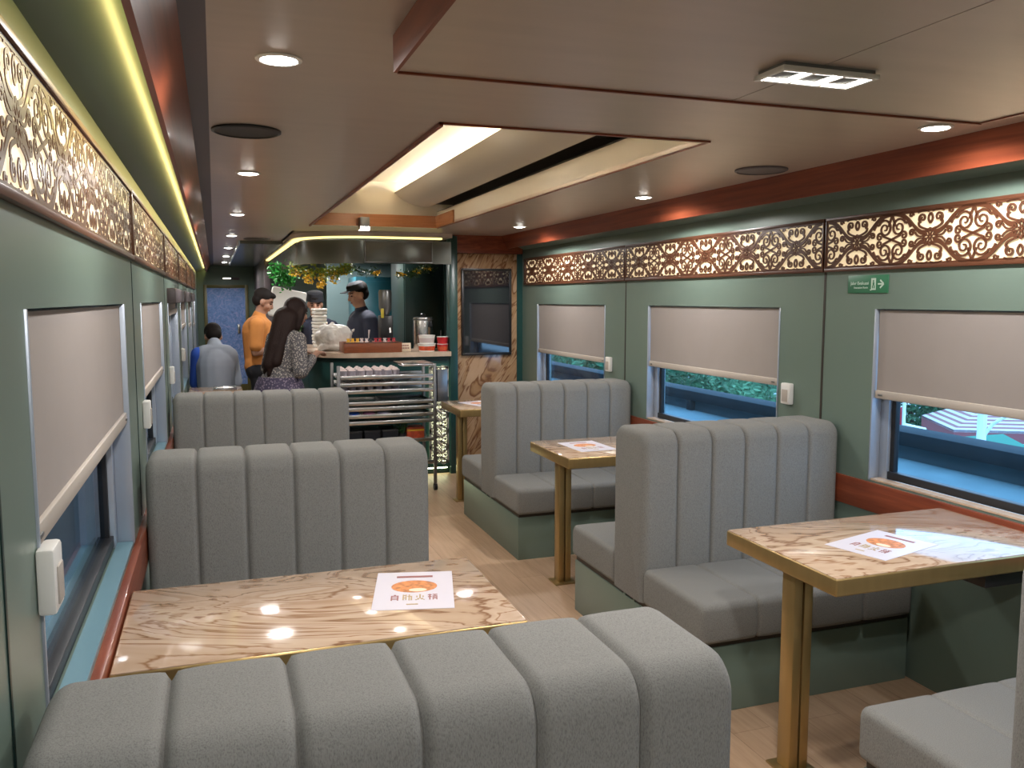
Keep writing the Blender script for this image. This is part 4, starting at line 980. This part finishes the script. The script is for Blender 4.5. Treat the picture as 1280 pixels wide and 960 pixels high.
# woman with long hair
t, s = person('person with long dark hair and patterned blouse at the counter, back turned', (.46, 6.76, 0), -PI/2+.55, 1.53)
V = lambda x, y, z: (x*s, (y+.22*max(0, z-.98))*s, z*s)
bm = B(); P, e = head(bm, V(0, .06, 1.60), s, -.25, -.1)
taper(bm, V(0, .0, 1.42), V(0, .035, 1.53), .052*s, .048*s)
for a, b, ra, rb in ((V(0, -.01, 1.02), V(0, -.01, 1.3), .12*s, .135*s), (V(-.09, -.01, 1.36), V(.09, -.01, 1.36), .075*s, .075*s), (V(-.08, -.01, .92), V(.08, -.01, .92), .135*s, .135*s)): taper(bm, a, b, ra, rb)
for sx in (-1, 1):
    taper(bm, V(sx*.09, 0, .9), V(sx*.09, .02, .5), .095*s, .056*s); taper(bm, V(sx*.09, .02, .5), V(sx*.09, -.01, .09), .055*s, .034*s); taper(bm, V(sx*.09, -.02, .04), V(sx*.1, .13, .03), .036*s, .028*s)
    taper(bm, V(sx*.175, -.01, 1.36), V(sx*.235, .02, 1.09), .054*s, .043*s); taper(bm, V(sx*.235, .02, 1.09), V(sx*.13, .25, 1.235), .042*s, .027*s)
    hand(bm, V(sx*.13, .25, 1.235), (-sx*.3, .9, .0), (0, .1, -1), s*.92, .6, -sx)
remesh(obj('body', bm, 'skin', t), .0075); face(t, P, s, e)
bm = B(); ell(bm, P(0, -.02, .04), (.092*s, .112*s, .092*s), e); ell(bm, P(0, -.06, -.05), (.098*s, .085*s, .12*s), e)
for x_, y_, z_, x2, y2, z2, ra, rb in ((0, -.06, 1.55, 0, -.13, 1.15, .10, .07), (-.06, -.05, 1.55, -.07, -.12, 1.13, .075, .045), (.06, -.05, 1.55, .07, -.12, 1.17, .07, .05), (.03, -.1, 1.3, .02, -.135, 1.06, .075, .03), (-.04, -.1, 1.3, -.05, -.13, 1.08, .07, .03)): taper(bm, V(x_, y_, z_), V(x2, y2, z2), ra*s, rb*s)
for sx in (-1, 1): taper(bm, P(sx*.075, .01, .03), P(sx*.085, -.02, -.14), .035*s, .035*s)
remesh(obj('hair', bm, 'hair_brown', t), .011, 3)
bm = B()
for a, b, ra, rb in ((V(0, -.01, 1.0), V(0, -.01, 1.3), .14*s, .152*s), (V(-.1, -.01, 1.365), V(.1, -.01, 1.365), .085*s, .085*s), (V(-.05, -.01, .97), V(.05, -.01, .97), .145*s, .145*s)): taper(bm, a, b, ra, rb)
for sx in (-1, 1): taper(bm, V(sx*.175, -.01, 1.36), V(sx*.238, .02, 1.09), .074*s, .068*s); taper(bm, V(sx*.238, .02, 1.09), V(sx*.165, .17, 1.185), .066*s, .05*s)
remesh(obj('blouse', bm, 'blouse', t), .012, 3)
bm = B(); prof = [(.19, 1.04), (.225, .97), (.25, .88), (.275, .7), (.30, .5), (.315, .35), (.30, .35), (.265, .7), (.18, 1.02)]
nn = 64; prev = None
for r_, z_ in prof:
    Rr = [bm.verts.new((math.cos(2*PI*i/nn)*(r_+(.010*math.cos(i/nn*2*PI*14)*(1.05-z_)*1.6))*s, -.01*s+math.sin(2*PI*i/nn)*.86*(r_+(.010*math.cos(i/nn*2*PI*14)*(1.05-z_)*1.6))*s, z_*s)) for i in range(nn)]
    if prev:
        for k in range(nn): bm.faces.new((prev[k], prev[(k+1) % nn], Rr[(k+1) % nn], Rr[k]))
    prev = Rr
obj('skirt', bm, 'skirt', t, angle=1.2)
for sx in (-1, 1): bm = B(); ell(bm, V(sx*.095, .04, .032), (.04*s, .11*s, .034*s), n=14); obj('shoe', bm, 'black', t)

# seated man, back to the viewer
t, s = person('person in a pale grey-blue shirt seated by the left windows, head bowed', (-.01, 8.62, 0), .0, 1.72)
V = lambda x, y, z: (x*s*.69, y*s, z*s)
bm = B(); P, e = head(bm, V(-.02, .16, 1.16), s, -.75, .15)
taper(bm, V(0, .02, 1.02), V(-.01, .10, 1.10), .06*s, .056*s)
for a, b, ra, rb in ((V(0, -.05, .55), V(0, -.03, .88), .15*s, .16*s), (V(-.12, -.01, .98), V(.12, -.01, .98), .09*s, .09*s), (V(-.08, -.03, .52), V(.08, -.03, .52), .13*s, .13*s)): taper(bm, a, b, ra, rb)
for sx in (-1, 1):
    taper(bm, V(sx*.1, 0, .52), V(sx*.13, .42, .50), .09*s, .06*s); taper(bm, V(sx*.13, .42, .5), V(sx*.13, .40, .09), .058*s, .038*s); taper(bm, V(sx*.13, .40, .04), V(sx*.14, .55, .03), .038*s, .03*s)
    taper(bm, V(sx*.20, -.01, .98), V(sx*.26, .08, .70), .055*s, .045*s); taper(bm, V(sx*.26, .08, .70), V(sx*.16, .30, .66), .042*s, .03*s)
    hand(bm, V(sx*.16, .30, .66), (-sx*.4, .9, 0), (0, 0, -1), s, .6, -sx)
remesh(obj('body', bm, 'skin', t), .0075); face(t, P, s, e); cap_hair(t, P, e, s)
bm = B()
for a, b, ra, rb in ((V(0, -.05, .55), V(0, -.03, .88), .172*s, .182*s), (V(-.13, -.01, .985), V(.13, -.01, .985), .104*s, .104*s), (V(-.06, -.04, .53), V(.06, -.04, .53), .165*s, .165*s), (V(0, .02, 1.05), V(-.005, .06, 1.085), .075*s, .07*s)): taper(bm, a, b, ra, rb)
for sx in (-1, 1): taper(bm, V(sx*.20, -.01, .98), V(sx*.262, .08, .71), .076*s, .068*s)
remesh(obj('shirt', bm, 'greyblue', t), .012, 3)
bm = B(); taper(bm, V(-.215, -.02, .99), V(-.262, .07, .71), .079*s, .069*s); remesh(obj('sleeve', bm, 'blue', t), .012, 3)
bm = B(); taper(bm, V(-.07, -.03, .50), V(.07, -.03, .50), .145*s, .145*s)
for sx in (-1, 1): taper(bm, V(sx*.1, 0, .52), V(sx*.13, .42, .5), .108*s, .08*s); taper(bm, V(sx*.13, .42, .5), V(sx*.13, .40, .1), .076*s, .06*s)
remesh(obj('trousers', bm, 'darkcloth', t), .014, 3)
for sx in (-1, 1): bm = B(); ell(bm, V(sx*.135, .46, .035), (.045*s, .12*s, .038*s), n=14); obj('shoe', bm, 'black', t)
st = thing('stool', 'low dark stool under the seated person', 'stool', (-.03, 8.60, 0))
bm = B(); lathe(bm, [(0, .30), (.15, .30), (.16, .31), (.16, .345), (.15, .355), (0, .355)], n=28); obj('seat', bm, 'darkcloth', st)
for a in range(4):
    bm = B(); tube(bm, [(.11*math.cos(a*PI/2+.8), .11*math.sin(a*PI/2+.8), .30), (.15*math.cos(a*PI/2+.8), .15*math.sin(a*PI/2+.8), 0)], .012, 8); obj('leg', bm, 'black', st)

# galley staff
def staff(label, loc, rz, Hh, capkind, lean=0., arm=1.0):
    t, s = person(label, loc, rz, Hh); V = lambda x, y, z: (x*s, y*s, z*s)
    bm = B(); P, e = head(bm, V(0, .04, 1.62), s, -.3, 0); taper(bm, V(0, 0, 1.43), V(0, .02, 1.54), .058*s, .052*s)
    for a, b, ra, rb in ((V(0, 0, 1.0), V(0, -.01, 1.3), .13*s, .145*s), (V(-.1, -.01, 1.37), V(.1, -.01, 1.37), .08*s, .08*s), (V(-.07, 0, .93), V(.07, 0, .93), .12*s, .12*s)): taper(bm, a, b, ra, rb)
    for sx in (-1, 1):
        taper(bm, V(sx*.09, 0, .9), V(sx*.1, .02, .5), .085*s, .055*s); taper(bm, V(sx*.1, .02, .5), V(sx*.1, -.01, .09), .056*s, .036*s); taper(bm, V(sx*.1, -.02, .04), V(sx*.11, .14, .03), .038*s, .03*s)
        taper(bm, V(sx*.185, -.01, 1.37), V(sx*.22, -.01, 1.09), .052*s, .042*s); taper(bm, V(sx*.22, -.01, 1.09), V(sx*.14, .20, 1.1), .04*s, .028*s)
        hand(bm, V(sx*.14, .20, 1.1), (-sx*.3, .9, 0), (0, 0, -1), s, .6, -sx)
    remesh(obj('body', bm, 'skin', t), .0075); face(t, P, s, e); cap_hair(t, P, e, s)
    bm = B()
    for a, b, ra, rb in ((V(0, 0, .97), V(0, -.01, 1.3), .15*s, .162*s), (V(-.11, -.01, 1.38), V(.11, -.01, 1.38), .09*s, .09*s), (V(-.04, 0, .93), V(.04, 0, .93), .155*s, .155*s), (V(0, 0, 1.44), V(0, .005, 1.465), .075*s, .066*s)): taper(bm, a, b, ra, rb)
    for sx in (-1, 1): taper(bm, V(sx*.18, -.01, 1.37), V(sx*.22, -.01, 1.12), .072*s, .066*s)
    remesh(obj('shirt', bm, 'navy', t), .012, 3)
    bm = B(); taper(bm, V(-.06, 0, .92), V(.06, 0, .92), .145*s, .145*s)
    for sx in (-1, 1): taper(bm, V(sx*.09, 0, .88), V(sx*.1, .02, .5), .102*s, .078*s); taper(bm, V(sx*.1, .02, .5), V(sx*.1, -.01, .1), .076*s, .062*s)
    remesh(obj('trousers', bm, 'darkcloth', t), .014, 3)
    for sx in (-1, 1): bm = B(); ell(bm, V(sx*.105, .05, .035), (.045*s, .12*s, .038*s), n=14); obj('shoe', bm, 'black', t)
    bm = B(); Rm = Euler(e).to_matrix().to_4x4(); c0 = P(0, 0, 0)
    tm = B()
    if capkind == 'round': lathe(tm, [(0, .135), (.075, .135), (.086, .128), (.092, .06), (.094, .045), (.09, .045), (.085, .12)], n=28)
    else:
        lathe(tm, [(0, .13), (.05, .125), (.08, .105), (.094, .06), (.094, .05), (.09, .05)], n=28); bx(tm, -.06, .06, .07, .15, .05, .058, .003)
    bmesh.ops.transform(tm, matrix=Matrix.Translation(c0)@Rm@Matrix.Scale(s, 4), verts=tm.verts); merge(bm, tm)
    obj('cap', bm, 'darkcloth', t)
    return t, V, P, e, s
t, V, P, e, s = staff('person in a black round cap and navy shirt behind the counter, facing out', (.94, 8.62, 0), PI-.1, 1.57, 'round')
t, V, P, e, s = staff('person in a dark peaked cap and navy shirt behind the counter, side view', (1.30, 8.0, 0), PI/2+.25, 1.67, 'peak')
bm = B(); bx(bm, -.252, -.246, -.045, .045, 1.20, 1.28, .001, mtx=Matrix.Scale(s, 4)); obj('sleeve_badge', bm, 'snack_w', t)
bm = B(); bx(bm, .246, .252, -.045, .045, 1.20, 1.28, .001, mtx=Matrix.Scale(s, 4)); obj('sleeve_badge', bm, 'snack_w', t)

# ------------------------------------------------------------------ outside
bm = B(); bx(bm, -30, 120, -60, 140, -5.3, -5.0); struct('ground', bm, 'street', smooth=False)
bm = B(); bx(bm, 2.75, 4.04, -6, 30, -1.2, -1.0); struct('track_bed', bm, 'floor_dark', smooth=False)
bm = B(); bx(bm, 4.04, 4.55, -6, 30, -1.1, .39); struct('walkway', bm, 'slab', smooth=False)
bm = B(); bx(bm, 4.0, 4.046, -6, 30, .2, .36); struct('trim_97', bm, 'rail_dark', smooth=False)
t = thing('viaduct_parapet', 'weathered dark concrete parapet running outside the right windows', 'parapet', (4.5, 0, .39))
bm = B(); bx(bm, .02, .16, -6, 30, 0, .10); obj('wall', bm, 'concrete_blue', t, smooth=False)
bm = B(); bx(bm, -.02, .22, -6, 30, .098, .195, .006); obj('coping_beam', bm, 'rail_dark', t)
for k in range(18):
    bm = B(); y = -.2+k*1.27; bx(bm, -.03, .05, y-.04, y+.04, 0, .1, .003); obj('post', bm, 'rail_dark', t)
bm = B(); bx(bm, -1.6, -.95, -4, 30, -1.2, 2.6); bx(bm, -1.6, -.48, -4, 30, 2.5, 2.6); struct('wall_sky_blocker', bm, 'floor_dark', smooth=False)  # added dark wall and roof slab, keeping sky light off the left windows
def proj_pt(px, py, z):
    v = R @ Vector(((px-640)/F, -(py-480)/F, -1)); k = (z-H)/v.z; return Vector((v.x*k, v.y*k, z))
def proj_x(px, py, x):
    v = R @ Vector(((px-640)/F, -(py-480)/F, -1)); k = x/v.x; return Vector((x, v.y*k, H+v.z*k))
# pavilion with striped hip roof
ze = -2.6; m_ = proj_pt(1192, 537, ze)
e1, e2 = Vector((.87, -.49, 0)), Vector((.49, .87, 0)); a_, b_ = 7.5, 3.4
corn = [m_, m_+e1*a_, m_+e1*a_+e2*b_, m_+e2*b_]; r1, r2 = m_+e1*1.9+e2*b_/2, m_+e1*(a_-1.9)+e2*b_/2
r1 = Vector((*r1.xy, ze+.95)); r2 = Vector((*r2.xy, ze+.95))
t = thing('pavilion', 'low pavilion with red and white striped hip roof seen through the near right window', 'building', (m_.x, m_.y, -5)); O = Vector((m_.x, m_.y, -5))
def roof_strip(bm, A, Bp, T0, T1, f0, f1, lift):
    up_ = Vector((0, 0, lift)); q = [A.lerp(T0, f0), Bp.lerp(T1, f0), Bp.lerp(T1, f1), A.lerp(T0, f1)]
    bm.faces.new([bm.verts.new(p-O+up_) for p in q])
for kk, (mm, par) in enumerate((('roof_pale', 0), ('roof_red', 1))):
    bm = B()
    for A, Bp, T0, T1 in ((corn[0], corn[1], r1, r2), (corn[1], corn[2], r2, r2), (corn[2], corn[3], r2, r1), (corn[3], corn[0], r1, r1)):
        for i in range(20):
            if i % 2 == par: roof_strip(bm, A, Bp, T0, T1, i/20, (i+1)/20, .0)
    g = bmesh.ops.extrude_face_region(bm, geom=bm.faces[:])
    for v in g['geom']:
        if isinstance(v, bmesh.types.BMVert): v.co.z -= .08
    obj('roof', bm, mm, t, smooth=False)
bm = B()
for i in range(4):
    A, Bp = corn[i]-O, corn[(i+1) % 4]-O; vs = [bm.verts.new(p) for p in (A, Bp, Bp-Vector((0, 0, .4)), A-Vector((0, 0, .4)))]; bm.faces.new(vs)
g = bmesh.ops.extrude_face_region(bm, geom=bm.faces[:])
ctr = (corn[0]+corn[2])/2-O
for v in g['geom']:
    if isinstance(v, bmesh.types.BMVert): v.co.xy = v.co.xy.lerp(ctr.xy, .02)
obj('fascia', bm, 'fascia', t, smooth=False)
for c_ in corn+[(corn[0]+corn[1])/2, (corn[2]+corn[3])/2]:
    p = c_.lerp((corn[0]+corn[2])/2, .1)-O; bm = B(); bx(bm, p.x-.1, p.x+.1, p.y-.1, p.y+.1, 0, 2.1); obj('column', bm, 'paintwhite', t, smooth=False)
p = proj_x(1215, 545, 15.5)
t = thing('market_awning', 'green tarpaulin awning beside the striped roof pavilion', 'awning', (p.x, p.y, -5))
hz = p.z+5
bm = B(); vs = [bm.verts.new(v) for v in ((-.9, -1.0, hz-.3), (.9, -1.0, hz-.3), (.9, 0, hz), (-.9, 0, hz), (.9, 1., hz-.3), (-.9, 1., hz-.3))]; bm.faces.new((vs[0], vs[1], vs[2], vs[3])); bm.faces.new((vs[3], vs[2], vs[4], vs[5]))
o_ = obj('canopy', bm, 'tarp', t, smooth=False); o_.modifiers.new('s', 'SOLIDIFY').thickness = .02
for x in (-.85, .85):
    for y in (-.95, .95): bm = B(); tube(bm, [(x, y, 0), (x, y, hz-.28)], .03, 8); obj('pole', bm, 'paintwhite', t)
p = proj_x(1226, 556, 14.)
t = thing('lamp_post', 'white lamp post with curved arm outside the near right window', 'lamp post', (p.x, p.y, -5))
bm = B(); tube(bm, [(0, 0, 0), (0, 0, 7)], [.1, .075], 10); obj('pole', bm, 'paintwhite', t)
z_ = p.z+5
bm = B(); tube(bm, [(0, 0, z_+.1), (.1, -.15, z_+.42), (.25, -.35, z_+.62), (.5, -.65, z_+.68)], .035, 8); obj('arm', bm, 'paintwhite', t)
p = proj_x(1129, 536, 17.)
t = thing('flagpole', 'thin flagpole with a drooping red flag outside the near right window', 'flagpole', (p.x, p.y, -5))
bm = B(); tube(bm, [(0, 0, 0), (0, 0, 6)], .045, 8); obj('pole', bm, 'paintwhite', t)
bm = B(); z_ = p.z+5
prof = [(0, 0), (.22, .08), (.30, .02), (.18, .05)]
grid = [[bm.verts.new((.10-.07*j-.03*i/6, .05*math.sin(j*2.2+i*.5)+.04*j, z_-.25+1.0*i/6*(1-.12*j))) for j in range(4)] for i in range(7)]
for i in range(6):
    for j in range(3): bm.faces.new((grid[i][j], grid[i][j+1], grid[i+1][j+1], grid[i+1][j]))
o_ = obj('flag', bm, 'flag', t, angle=2); o_.modifiers.new('s', 'SOLIDIFY').thickness = .015
# white low building behind
p = proj_x(1175, 506, 34.)
t = thing('white_building', 'long white flat-roofed building beyond the pavilion', 'building', (p.x, p.y, -5), -.5)
bm = B(); bx(bm, -9, 9, 0, 5, 0, p.z+4.2); obj('wall', bm, 'concrete_blue', t, smooth=False)
bm = B(); bx(bm, -9.4, 9.4, -.8, 5.4, p.z+4.2, p.z+4.9); obj('roof', bm, 'paintwhite', t, smooth=False)
for x in (-8.6, -4.3, 0, 4.3, 8.6): bm = B(); bx(bm, x-.25, x+.25, -.7, -.3, 0, p.z+4.2); obj('column', bm, 'paintwhite', t, smooth=False)
# low white kerb blocks on a wall under the trees
p0, p1 = proj_x(1124, 524, 22.), proj_x(1152, 530, 20.)
t = thing('white_kerb_wall', 'row of low white kerb blocks behind the red flag', 'kerb', (p0.x, p0.y, -5))
for i in range(6):
    q = p0.lerp(p1, i/5)-Vector((p0.x, p0.y, -5)); bm = B(); bx(bm, q.x-.11, q.x+.11, q.y-.11, q.y+.11, q.z-.3, q.z-.1, .04); obj('kerb_block', bm, 'paintwhite', t)
q0, q1 = Vector((0, 0, p0.z+5)), p1-Vector((p0.x, p0.y, -5)); bm = B(); tube(bm, [(0, 0, 0), (0, 0, .01)], .01, 4); bm.free(); bm = B()
vs_ = [bm.verts.new(v) for v in ((0, 0, 0), (q1.x, q1.y, 0), (q1.x, q1.y, q1.z-.3), (0, 0, q0.z-.3))]; bm.faces.new(vs_); o_ = obj('kerb_base', bm, 'street', t, smooth=False); o_.modifiers.new('s', 'SOLIDIFY').thickness = .3
def tree(px, py, x, r, mname, label, h=None, sq=1.):
    p = proj_x(px, py, x); t = thing('tree', label, 'tree', (p.x, p.y, -5), 0, 'trees outside the right windows')
    z = p.z+5; bm = B(); tube(bm, [(0, 0, 0), (.1, 0, z*.5), (0, .1, z)], [.22, .16, .08], 8); obj('trunk', bm, 'bark', t)
    bm = B()
    for k in range(14):
        c = Vector((rnd.gauss(0, r*.45), rnd.gauss(0, r*.45), z+rnd.gauss(0, r*.35*sq))); leafball(bm, c, r*.45, 420, .085, rnd)
    obj('foliage', bm, mname, t, smooth=False)
tree(845, 472, 13, 2.4, 'tree2', 'leafy tree at the left of the middle right window')
tree(905, 480, 14, 2.2, 'tree', 'dark leafy tree in the centre of the middle right window')
tree(945, 485, 13, 1.8, 'tree2', 'paler leafy tree at the right of the middle right window')
tree(1112, 500, 24, 2.6, 'tree', 'dark tree at the left edge of the near right window')
tree(1140, 508, 25, 2.4, 'tree2', 'pale bushy tree behind the flagpole')
tree(1192, 512, 27, 1.9, 'tree', 'small tree behind the left end of the striped roof')
tree(705, 470, 9, 1.8, 'tree', 'dark tree outside the far right window')
tree(745, 470, 10, 1.5, 'tree', 'dark shrub-like tree at the right of the far right window')
tree(870, 462, 24, 3.6, 'tree', 'large dark tree far behind the trees of the middle window')
tree(940, 462, 26, 3.4, 'tree2', 'large pale tree far behind the trees of the middle window')
tree(1265, 505, 34, 3.0, 'tree2', 'pale tree at the right edge of the near right window')
p = proj_x(966, 495, 13.)
t = thing('signboard', 'small bright white signboard on a post, right end of the middle right window', 'signboard', (p.x, p.y, -5))
z_ = p.z+5; bm = B(); bx(bm, -.10, .10, -.17, .17, z_-.12, z_+.12, .01); obj('board', bm, 'paintwhite', t)
bm = B(); tube(bm, [(0, 0, 0), (0, 0, z_-.1)], .035, 8); obj('post', bm, 'steel_dark', t)

# ------------------------------------------------------------------ world and view
w = bpy.data.worlds.new('sky'); bpy.context.scene.world = w; w.use_nodes = True
bg = w.node_tree.nodes['Background']; bg.inputs[0].default_value = (.62, .78, 1, 1); bg.inputs[1].default_value = 1.8
vs = bpy.context.scene.view_settings; vs.view_transform = 'Standard'; vs.look = 'None'; vs.gamma = 1; vs.use_curve_mapping = False; vs.exposure = 1.33
